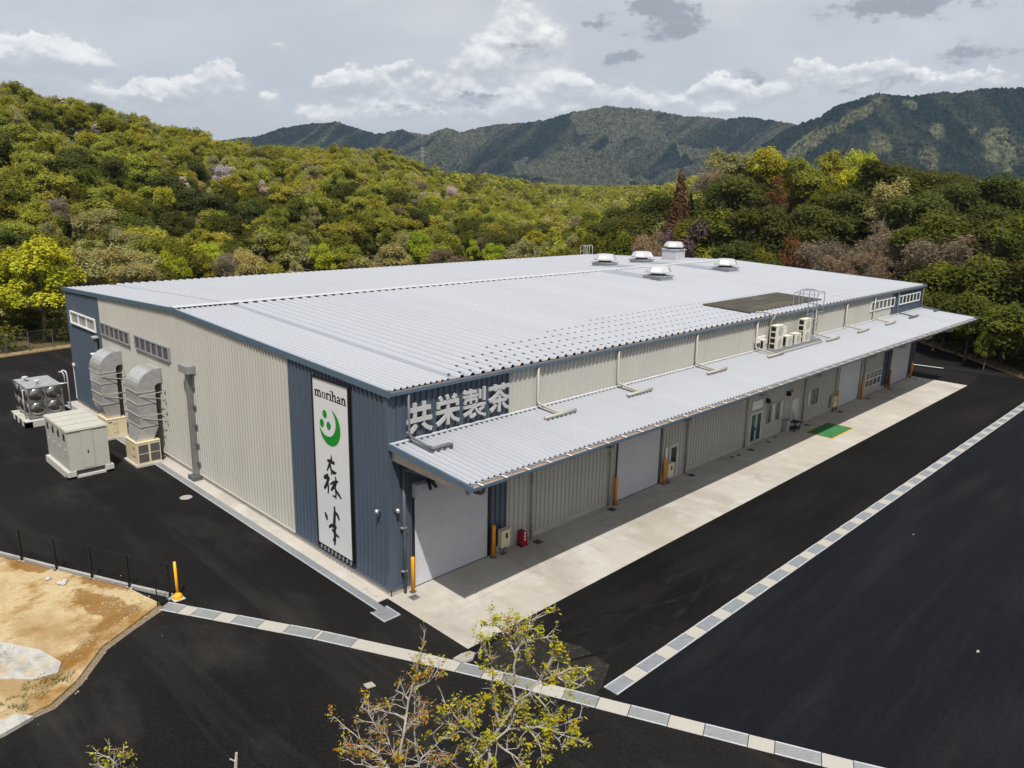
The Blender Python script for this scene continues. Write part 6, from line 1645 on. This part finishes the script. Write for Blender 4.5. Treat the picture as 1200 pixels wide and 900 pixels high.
# everything else of the wood in one mass
def mass(name, T, label, nl, scale_leaf, cat):
    Vs = []; Cs = []
    cache = {}
    for x, y, z, h, ws, kd, _, _ in T:
        v = int(rng.integers(0, 4))
        if (kd, v) not in cache:
            col, size, lobes, _n, shape = KIND[kd]
            rg = np.random.default_rng(hash_(kd) + 100 + v)
            base = 1.0; ch = 10 - base; w = {'cone': 2.3, 'round': 3.7, 'open': 3.6, 'twig': 3.2}[shape]
            pos, out, li, cs = crown_points(rg, shape, min(lobes, 17), nl, w, ch); pos = pos + [0, 0, base]
            Vv = leaves(rg, pos, out, size * scale_leaf * (1 if shape != 'twig' else .7), .35, .6 if shape != 'twig' else .10)
            tt = rg.uniform(.82, 1.18, (nl, 1)) * np.array(col)
            cache[(kd, v)] = (Vv.reshape(-1, 3), np.repeat(tt, 4, 0))
        Vv, tt = cache[(kd, v)]
        a = rng.uniform(0, 6.28); k = h / 10
        ca, sa = math.cos(a) * k * ws, math.sin(a) * k * ws
        V = np.stack([Vv[:, 0] * ca - Vv[:, 1] * sa + x, Vv[:, 0] * sa + Vv[:, 1] * ca + y, Vv[:, 2] * k + z], -1)
        Vs.append(V); Cs.append(tt * rng.uniform(.75, 1.25) * np.array([1 + rng.uniform(-.10, .05), 1, 1]))
    V = np.concatenate(Vs); C = np.concatenate(Cs)
    me = np_mesh(name, V, np.arange(len(V)).reshape(-1, 4), [LM_ALL], C)
    o = bpy.data.objects.new(name, me); COL.objects.link(o); tag(o, label, cat); o['kind'] = 'stuff'
    return o
mass('hillside_wood', [TR_ALL[i] for i in rest], 'remaining dense mixed wood filling the slopes around the factory', 2200, 1.75, 'wood')
mass('distant_wood', far, 'far mixed green wood covering the low ridges before the mountains', 110, 4.6, 'wood')
# undergrowth: low bushes on the banks
Tb = []
for k in range(1100):
    az = rng.uniform(-4, 90); d0 = float(np.interp(az, _azs, _bd)); d = d0 + rng.uniform(2.2, 26)
    x, y = CAM[0] + d * math.sin(R_(az)), CAM[1] + d * math.cos(R_(az))
    kd = pick({'bare': 34, 'mid': 22, 'olive': 22, 'evergreen': 14, 'yellow': 8} if az > 50 else {'mid': 40, 'evergreen': 50, 'olive': 12})
    Tb.append([x, y, float(hfun(x, y)) - .5, rng.uniform(1.3, 3.6), rng.uniform(1.2, 2.0), kd, None, None])
for k in range(420):
    az = rng.uniform(62, 92); d0 = float(np.interp(az, _azs, _bd)); d = d0 + rng.uniform(2.0, 9)
    x, y = CAM[0] + d * math.sin(R_(az)), CAM[1] + d * math.cos(R_(az))
    Tb.append([x, y, float(hfun(x, y)) - .6, rng.uniform(2.2, 5.2), rng.uniform(1.0, 1.5), pick({'mid': 44, 'evergreen': 46, 'olive': 10}), None, None])
for k in range(2600):
    az = rng.uniform(-2, 50); d0 = float(np.interp(az, _azs, _bd)); d = d0 + 20 + 235 * math.sqrt(rng.random())
    x, y = CAM[0] + d * math.sin(R_(az)), CAM[1] + d * math.cos(R_(az))
    Tb.append([x, y, float(hfun(x, y)) - .5, rng.uniform(1.5, 4.2), rng.uniform(1.3, 2.2), pick({'mid': 30, 'evergreen': 26, 'olive': 34, 'yellow': 8, 'pale': 6}), None, None])
mass('undergrowth', Tb, 'low tangled bushes and brush on the banks under the trees', 300, 2.0, 'bushes')

# ------------------------------------------------------------------ foreground trees
FOL = leaf_mat('foliage_young', (.35, .335, .030), .40)
def px2w(u, v, d):
    r = ray(u, v); r = r / (RM[2] @ r); return CAM + r * d       # d = depth along the view axis
def fg_tree(label, chains, depth, seed, nleaf, tints, ox, oy, sc, rad=.05):
    rg = np.random.default_rng(seed)
    first = chains[0][0]
    b0 = px2w(ox + first[0] / sc, oy + first[1] / sc, depth)
    gx, gy = b0[0] - .3, b0[1] - .3
    t = thing('young_tree', label, 'tree', (gx, gy, 0))
    mb = MB(); ends = []
    nodes = {}
    def W(p, dz): return px2w(ox + p[0] / sc, oy + p[1] / sc, depth + dz)
    # trunk down to the ground
    mb.tube([(gx, gy, -.1), (gx + .05, gy - .02, b0[2] * .4), (gx + .2, gy + .2, b0[2] * .8), tuple(b0)], [rad * 2.2, rad * 1.8, rad * 1.35, rad * 1.15], 8)
    allp = []
    for ci, ch in enumerate(chains):
        r0 = rad * (1.15 if ci == 0 else .62)
        # start depth: nearest existing node, so limbs join
        if ci == 0: dz0 = 0
        else:
            dz0 = min(allp, key=lambda q: (q[0] - ch[0][0]) ** 2 + (q[1] - ch[0][1]) ** 2)[2]
        drift = 0 if ci == 0 else rg.uniform(-.6, .6)
        pts = []; rs = []
        n = len(ch)
        # subdivide with wobble
        P = []
        for i in range(n - 1):
            for f in (0, .5):
                P.append((ch[i][0] * (1 - f) + ch[i + 1][0] * f, ch[i][1] * (1 - f) + ch[i + 1][1] * f))
        P.append(ch[-1]); m_ = len(P)
        for i, p in enumerate(P):
            f = i / (m_ - 1); dz = dz0 + drift * f + (rg.uniform(-.05, .05) if 0 < i < m_ - 1 else 0)
            jit = rg.normal(size=2) * (5 if 0 < i < m_ - 1 else 0)
            pts.append(W((p[0] + jit[0], p[1] + jit[1]), dz)); rs.append(r0 * (1 - .82 * f) + .004)
            allp.append((p[0], p[1], dz))
        mb.tube(pts, rs, 6)
        # twigs
        for i in range(1, m_):
            a = np.array(pts[i]); pr = np.array(pts[i - 1]); dirn = (a - pr) / (np.linalg.norm(a - pr) + 1e-9)
            f = i / (m_ - 1)
            if ci == 0 and f < .25: kk = 1
            else: kk = 2
            for k in range(kk):
                s = pr + (a - pr) * rg.random()
                dv_ = dirn * .5 + rg.normal(size=3) * .65 + np.array([0, 0, .35]); dv_ /= np.linalg.norm(dv_)
                Ln = rg.uniform(.14, .42) * (1.1 - .3 * f)
                e = s + dv_ * Ln; mid = (s + e) / 2 + rg.normal(size=3) * .03
                mb.tube([s, mid, e], [.008, .005, .0025], 4); ends.append((mid, e))
                for q in range(2):
                    d2 = dv_ + rg.normal(size=3) * .6; d2 /= np.linalg.norm(d2); e2 = mid + d2 * Ln * .55
                    mb.tube([mid, e2], [.004, .002], 3); ends.append((mid, e2))
        ends.append((np.array(pts[-2]), np.array(pts[-1])))
    build('trunk', mb, X['bark_pale'], t)
    pos = []; out = []; tint = []
    w = rg.random(len(ends)) ** 3.0 + .02; w /= w.sum()
    for j in rg.choice(len(ends), nleaf, p=w):
        a, e = ends[j]; f = rg.uniform(.45, 1.12)
        pos.append(a + (e - a) * f + rg.normal(size=3) * .036); dd_ = (e - a); out.append(dd_ / (np.linalg.norm(dd_) + 1e-9))
        c = tints[0] if rg.random() < tints[2] else tints[1]
        tint.append(np.array(c) * rg.uniform(.7, 1.3))
    V = leaves(rg, np.array(pos), np.array(out), .034, .8, .40)
    V = V.reshape(-1, 3) - np.array([gx, gy, 0])
    me = np_mesh('crown', V, np.arange(len(V)).reshape(-1, 4), [FOL], np.repeat(np.array(tint), 4, 0))
    c = bpy.data.objects.new('crown', me); COL.objects.link(c); c.parent = t
GREEN, RUST = (1.1, 1.1, .8), (.95, .45, .75)
fg_tree('young tree with bare white branches and fresh yellow-green leaves, taller one in the foreground', [
 [(300, 1010), (320, 900), (330, 780), (380, 700), (465, 560), (460, 470), (465, 370), (490, 250), (430, 190), (380, 160), (335, 100)],
 [(490, 250), (480, 180), (470, 110)], [(468, 300), (400, 190), (390, 130)], [(470, 290), (520, 180), (545, 120), (600, 100)], [(490, 250), (560, 220), (680, 200)],
 [(330, 780), (430, 690), (520, 680), (640, 690), (760, 650), (815, 630)], [(520, 680), (590, 690), (700, 720), (845, 765)], [(640, 690), (700, 760), (720, 800)],
 [(380, 780), (450, 830), (540, 900)], [(330, 760), (250, 740), (200, 690), (130, 670), (55, 660)], [(250, 740), (150, 620), (80, 540)], [(200, 690), (220, 600), (230, 550)],
 [(380, 660), (350, 520), (345, 400), (345, 330), (290, 270), (280, 200)], [(468, 555), (540, 510), (600, 540), (640, 600), (660, 660)], [(540, 510), (600, 440), (650, 340), (690, 310)], [(600, 440), (700, 400), (790, 370), (860, 380)], [(650, 400), (740, 450), (830, 470)], [(330, 780), (300, 830), (260, 880)], [(430, 690), (470, 620), (510, 610)], [(520, 680), (600, 780), (620, 850)]],
 12.5, 5, 3500, (GREEN, RUST, .88), 500, 700, 4.5, .022)
fg_tree('young tree with pale branches and reddish-bronze leaves, left of the taller foreground tree', [
 [(430, 1010), (440, 900), (465, 700), (490, 540), (530, 420), (540, 340), (575, 240)],
 [(440, 900), (540, 890), (525, 700), (520, 560), (505, 460)], [(440, 930), (380, 900), (330, 830), (200, 720), (110, 640)], [(330, 830), (340, 730), (300, 640), (240, 580)], [(470, 640), (380, 600), (290, 590)], [(490, 540), (420, 490)],
 [(520, 480), (600, 440), (645, 410)], [(530, 640), (590, 540)], [(540, 890), (560, 850), (640, 770), (680, 740)], [(560, 930), (620, 900), (660, 860), (740, 850)], [(525, 690), (580, 620)], [(440, 880), (400, 800), (380, 770)], [(260, 780), (200, 800), (160, 790)], [(380, 900), (290, 890), (200, 880)], [(530, 420), (520, 340)]],
 12.0, 9, 1200, (RUST, GREEN, .60), 370, 700, 4.5, .018)
fg_tree('tip of a small green tree just reaching the bottom edge at left', [[(405, 990), (405, 930), (415, 880), (435, 815)], [(412, 890), (385, 855)], [(408, 920), (370, 905)]], 12.0, 12, 200, (GREEN, RUST, .8), 0, 600, 3.0, .014)
Pq = px2w(276, 903, 11.5); Pt = px2w(277, 882, 11.5)
mb = MB(); mb.tube([(Pq[0], Pq[1], 0), (Pq[0], Pq[1], Pq[2] * .6), tuple(Pq), tuple(Pt)], [.05, .04, .026, .02], 6); mb.tube([tuple((Pq + Pt) / 2), tuple((Pq + Pt) / 2 + np.array([-.07, .05, .06]))], .012, 5)
tag(build('bare_sapling', mb, X['bark_pale'], None, origin=(Pq[0], Pq[1], 0)), 'leafless whitish stem tip poking up at the bottom edge', 'tree')

# ------------------------------------------------------------------ sky and light
SUNV = Vector((2.16, 2.74, -6.0)).normalized()
sun = bpy.data.lights.new('sun', 'SUN'); sun.energy = 4.0; sun.angle = R_(.6); sun.color = (1.0, .955, .89)
so = bpy.data.objects.new('sun', sun); COL.objects.link(so); so.rotation_euler = SUNV.to_track_quat('-Z', 'Y').to_euler()
world = bpy.data.worlds.new('World'); scene.world = world; world.use_nodes = True
nt = world.node_tree; N = nt.nodes; L = nt.links
bg = N['Background']
sky = N.new('ShaderNodeTexSky'); sky.sky_type = 'NISHITA'; sky.sun_disc = False
sky.sun_elevation = math.asin(-SUNV.z); sky.sun_rotation = math.atan2(-SUNV.x, -SUNV.y)
sky.air_density = 1.2; sky.dust_density = 2.0
tc = N.new('ShaderNodeTexCoord')
sx = N.new('ShaderNodeSeparateXYZ'); L.new(tc.outputs['Generated'], sx.inputs[0])
def M_(op, a, b=None, c=None, clamp=False):
    n = N.new('ShaderNodeMath'); n.operation = op; n.use_clamp = clamp
    for i, v in enumerate((a, b, c)):
        if v is None: continue
        if hasattr(v, 'node'): L.new(v, n.inputs[i])
        else: n.inputs[i].default_value = v
    return n.outputs[0]
az = M_('MULTIPLY', M_('ARCTAN2', sx.outputs[0], sx.outputs[1]), 180 / math.pi)
el = M_('MULTIPLY', M_('ARCSINE', sx.outputs[2]), 180 / math.pi)
def azel(u, v):
    r = ray(u, v); return math.degrees(math.atan2(r[0], r[1])), math.degrees(math.atan2(r[2], math.hypot(r[0], r[1])))
def MR_(v, a, b, c=0.0, d=1.0, smooth=True):
    n = N.new('ShaderNodeMapRange'); n.interpolation_type = 'SMOOTHSTEP' if smooth else 'LINEAR'
    L.new(v, n.inputs['Value']); n.inputs['From Min'].default_value = a; n.inputs['From Max'].default_value = b; n.inputs['To Min'].default_value = c; n.inputs['To Max'].default_value = d
    return n.outputs[0]
def noise(sx_, sy_, scale, det, off=(0, 0), rough=.55, w=0):
    cb = N.new('ShaderNodeCombineXYZ'); L.new(M_('MULTIPLY_ADD', az, sx_, off[0]), cb.inputs[0]); L.new(M_('MULTIPLY_ADD', el, sy_, off[1]), cb.inputs[1]); cb.inputs[2].default_value = w
    n = N.new('ShaderNodeTexNoise'); n.inputs['Scale'].default_value = scale; n.inputs['Detail'].default_value = det; n.inputs['Roughness'].default_value = rough
    L.new(cb.outputs[0], n.inputs['Vector']); return n.outputs['Fac']
def wn(off, w, fx, fy):
    return M_('SUBTRACT', noise(fx, fy, 1.0, 9, off, .66, w), .5)
azw = M_('ADD', az, M_('ADD', M_('MULTIPLY', wn((1, 2), 0, .38, .55), 3.2), M_('MULTIPLY', wn((9, 4), 5, 1.5, 2.1), 1.3)))
elw = M_('ADD', el, M_('ADD', M_('MULTIPLY', wn((4, 7), 9, .38, .55), 2.4), M_('MULTIPLY', wn((2, 5), 3, 1.5, 2.1), 1.0)))
def blob(u, v, rx, ry, amp=1.0):
    a0, e0 = azel(u, v); ra, re = rx / 15.0, ry / 15.0
    dx = M_('MULTIPLY', M_('SUBTRACT', azw, a0), 1 / ra); dy = M_('MULTIPLY', M_('SUBTRACT', elw, e0), 1 / re)
    q = M_('ADD', M_('MULTIPLY', dx, dx), M_('MULTIPLY', dy, dy))
    g = M_('MULTIPLY', M_('POWER', math.e, M_('MULTIPLY', q, -1.0)), amp)
    return g, M_('MULTIPLY', g, dy)
def total(bl, rel=False):
    s = r_ = None
    for b_ in bl:
        v, w = blob(*b_); s = v if s is None else M_('ADD', s, v)
        if rel: r_ = w if r_ is None else M_('ADD', r_, w)
    return (s, r_) if rel else s
white = [(0, 66, 20, 12), (30, 62, 22, 13), (56, 58, 20, 13), (82, 67, 24, 13), (104, 78, 20, 9),
 (112, 110, 20, 9, .8), (140, 112, 22, 9, .8), (166, 108, 13, 8), (190, 113, 20, 10), (212, 108, 18, 12), (234, 102, 16, 12), (251, 91, 17, 11), (266, 86, 12, 9), (273, 97, 12, 10, .8), (314, 115, 9, 8, .8), (325, 50, 13, 7, .6),
 (385, 106, 18, 10), (405, 101, 18, 13), (432, 98, 18, 14), (455, 89, 17, 13), (464, 80, 11, 9), (486, 97, 18, 12), (506, 99, 14, 9), (372, 134, 26, 8, .7), (430, 128, 40, 12, .6), (480, 135, 40, 10, .7),
 (562, 82, 28, 19, .7), (590, 58, 32, 21, .65), (622, 42, 32, 21, .65), (604, 14, 20, 14, .45), (652, 57, 24, 15, .65), (540, 112, 24, 14), (570, 112, 30, 17, .8), (612, 106, 34, 18, .8), (652, 106, 32, 17, .8), (690, 110, 28, 15, .7), (590, 134, 40, 11, .8), (645, 132, 32, 9, .8), (735, 112, 28, 11, .7), (772, 117, 28, 10, .7),
 (820, 106, 13, 7), (838, 94, 13, 8), (860, 102, 18, 9, .8), (884, 112, 24, 10, .7), (936, 89, 18, 10), (955, 78, 13, 9), (972, 96, 20, 10, .8), (920, 107, 24, 10, .7), (1000, 97, 24, 11, .7), (1030, 83, 17, 9), (1060, 91, 24, 10, .8), (1100, 95, 28, 9, .7), (1150, 96, 30, 8, .7), (850, 128, 30, 8, .6), (1165, 80, 8, 5)]
dark = [(790, 28, 46, 20, .8), (700, 26, 13, 9, .8), (730, 68, 24, 9, .8), (760, 8, 34, 10, .8), (1050, 8, 70, 12, 1.1), (1140, 62, 40, 10, .8), (620, 58, 60, 14, .55), (560, 118, 60, 12, .5), (880, 92, 30, 8, .6), (1010, 100, 40, 10, .5), (470, 125, 60, 10, .45), (1090, 92, 40, 9, .5)]
def puff(sx_, sy_, off, w=0):
    cb = N.new('ShaderNodeCombineXYZ'); L.new(M_('MULTIPLY_ADD', az, sx_, off[0]), cb.inputs[0]); L.new(M_('MULTIPLY_ADD', el, sy_, off[1]), cb.inputs[1])
    wn = N.new('ShaderNodeTexNoise'); wn.inputs['Scale'].default_value = 2.2; wn.inputs['Detail'].default_value = 4; L.new(cb.outputs[0], wn.inputs['Vector'])
    ws = N.new('ShaderNodeVectorMath'); ws.operation = 'MULTIPLY_ADD'; L.new(wn.outputs['Color'], ws.inputs[0]); ws.inputs[1].default_value = (.55, .55, 0); L.new(cb.outputs[0], ws.inputs[2])
    n = N.new('ShaderNodeTexVoronoi'); n.feature = 'SMOOTH_F1'; n.inputs['Smoothness'].default_value = .35; n.voronoi_dimensions = '2D'; n.inputs['Scale'].default_value = 1.0
    L.new(ws.outputs[0], n.inputs['Vector']); return M_('SUBTRACT', .45, n.outputs['Distance'])
def field(up):
    a = M_('MULTIPLY', M_('SUBTRACT', noise(.20, .36, 1.0, 9, (3, 7 + .36 * up), .60), .5), 1.25)
    b = M_('MULTIPLY', puff(.34, .50, (5.3, 2.1 + .50 * up)), .46)
    d = M_('MULTIPLY', puff(.95, 1.35, (1.3, 8.1 + 1.35 * up)), .13)
    return M_('ADD', M_('ADD', a, b), d)
UP = .8
fl = noise(.055, .16, 1.0, 5, (11, 2), .55)
ws_, wr_ = total(white, True)
ws_ = M_('MINIMUM', ws_, 1.0)
n0 = field(0.0)
wm = M_('ADD', M_('MULTIPLY', n0, .75), ws_)
wmask = MR_(wm, .30, .60)
soft = MR_(wm, .0, .55)
relh = M_('DIVIDE', wr_, M_('ADD', total(white[:0] or [white[0]]) if False else ws_, .05))
topness = MR_(M_('ADD', M_('MULTIPLY', relh, .60), M_('ADD', M_('MULTIPLY', M_('SUBTRACT', n0, field(.45)), 1.9), M_('MULTIPLY', wn((5, 5), 7, 1.1, 1.6), 1.1))), -.70, .80)
dm_ = M_('ADD', total(dark), M_('MULTIPLY', M_('SUBTRACT', noise(.5, 1.0, 1.0, 9, (23, 5), .66), .5), 1.9))
dmask = MR_(dm_, .40, .80)
def mixc(f, a, b):
    x = N.new('ShaderNodeMix'); x.data_type = 'RGBA'
    L.new(f, x.inputs[0]) if hasattr(f, 'node') else setattr(x.inputs[0], 'default_value', f)
    for s, k in ((a, 6), (b, 7)):
        if hasattr(s, 'node'): L.new(s, x.inputs[k])
        else: x.inputs[k].default_value = (*s, 1)
    return x.outputs[2]
# thin high veil over blue sky
skys = N.new('ShaderNodeMix'); skys.data_type = 'RGBA'; skys.blend_type = 'MULTIPLY'; skys.inputs[0].default_value = 1.0
L.new(sky.outputs[0], skys.inputs[6]); skys.inputs[7].default_value = (.10, .10, .10, 1)
veil = mixc(MR_(fl, .38, .66), (.455, .46, .49), (.555, .552, .565))
veil = mixc(MR_(el, 3, 13, .55, .0), veil, (.42, .435, .475))
c = mixc(.90, skys.outputs[2], veil)
c = mixc(M_('MULTIPLY', soft, .55), c, (.52, .52, .535))
cw = mixc(topness, (.37, .38, .42), (.82, .805, .785))
alpha = M_('MULTIPLY', wmask, MR_(topness, 0, .6, .45, .97, False))
c = mixc(alpha, c, cw)
c = mixc(M_('MULTIPLY', dmask, .85), c, (.24, .248, .285))
L.new(c, bg.inputs['Color']); bg.inputs['Strength'].default_value = 1.0

# ------------------------------------------------------------------ haze
hz = MB(); hz.box(-4200, 5200, -4200, 5200, -7, 700)
vm = bpy.data.materials.new('haze'); vm.use_nodes = True
nt = vm.node_tree
for n in list(nt.nodes):
    if n.type == 'BSDF_PRINCIPLED': nt.nodes.remove(n)
pv = nt.nodes.new('ShaderNodeVolumePrincipled'); pv.inputs['Color'].default_value = (.58, .78, 1.0, 1); pv.inputs['Density'].default_value = HAZE = .00007; pv.inputs['Anisotropy'].default_value = .2
nt.links.new(pv.outputs[0], [n for n in nt.nodes if n.type == 'OUTPUT_MATERIAL'][0].inputs['Volume'])
if HAZE:
    h_ = build('haze', hz, vm); h_['kind'] = 'stuff'

# ------------------------------------------------------------------ render settings
scene.view_settings.view_transform = 'Standard'; scene.view_settings.look = 'None'
scene.view_settings.exposure = .40; scene.view_settings.gamma = 1; scene.view_settings.use_curve_mapping = False
cy = scene.cycles
cy.max_bounces = 6; cy.diffuse_bounces = 3; cy.glossy_bounces = 3; cy.transmission_bounces = 3; cy.transparent_max_bounces = 6; cy.volume_bounces = 0
cy.use_denoising = True
cy.caustics_reflective = False; cy.caustics_refractive = False
cy.use_adaptive_sampling = True; cy.adaptive_threshold = .02
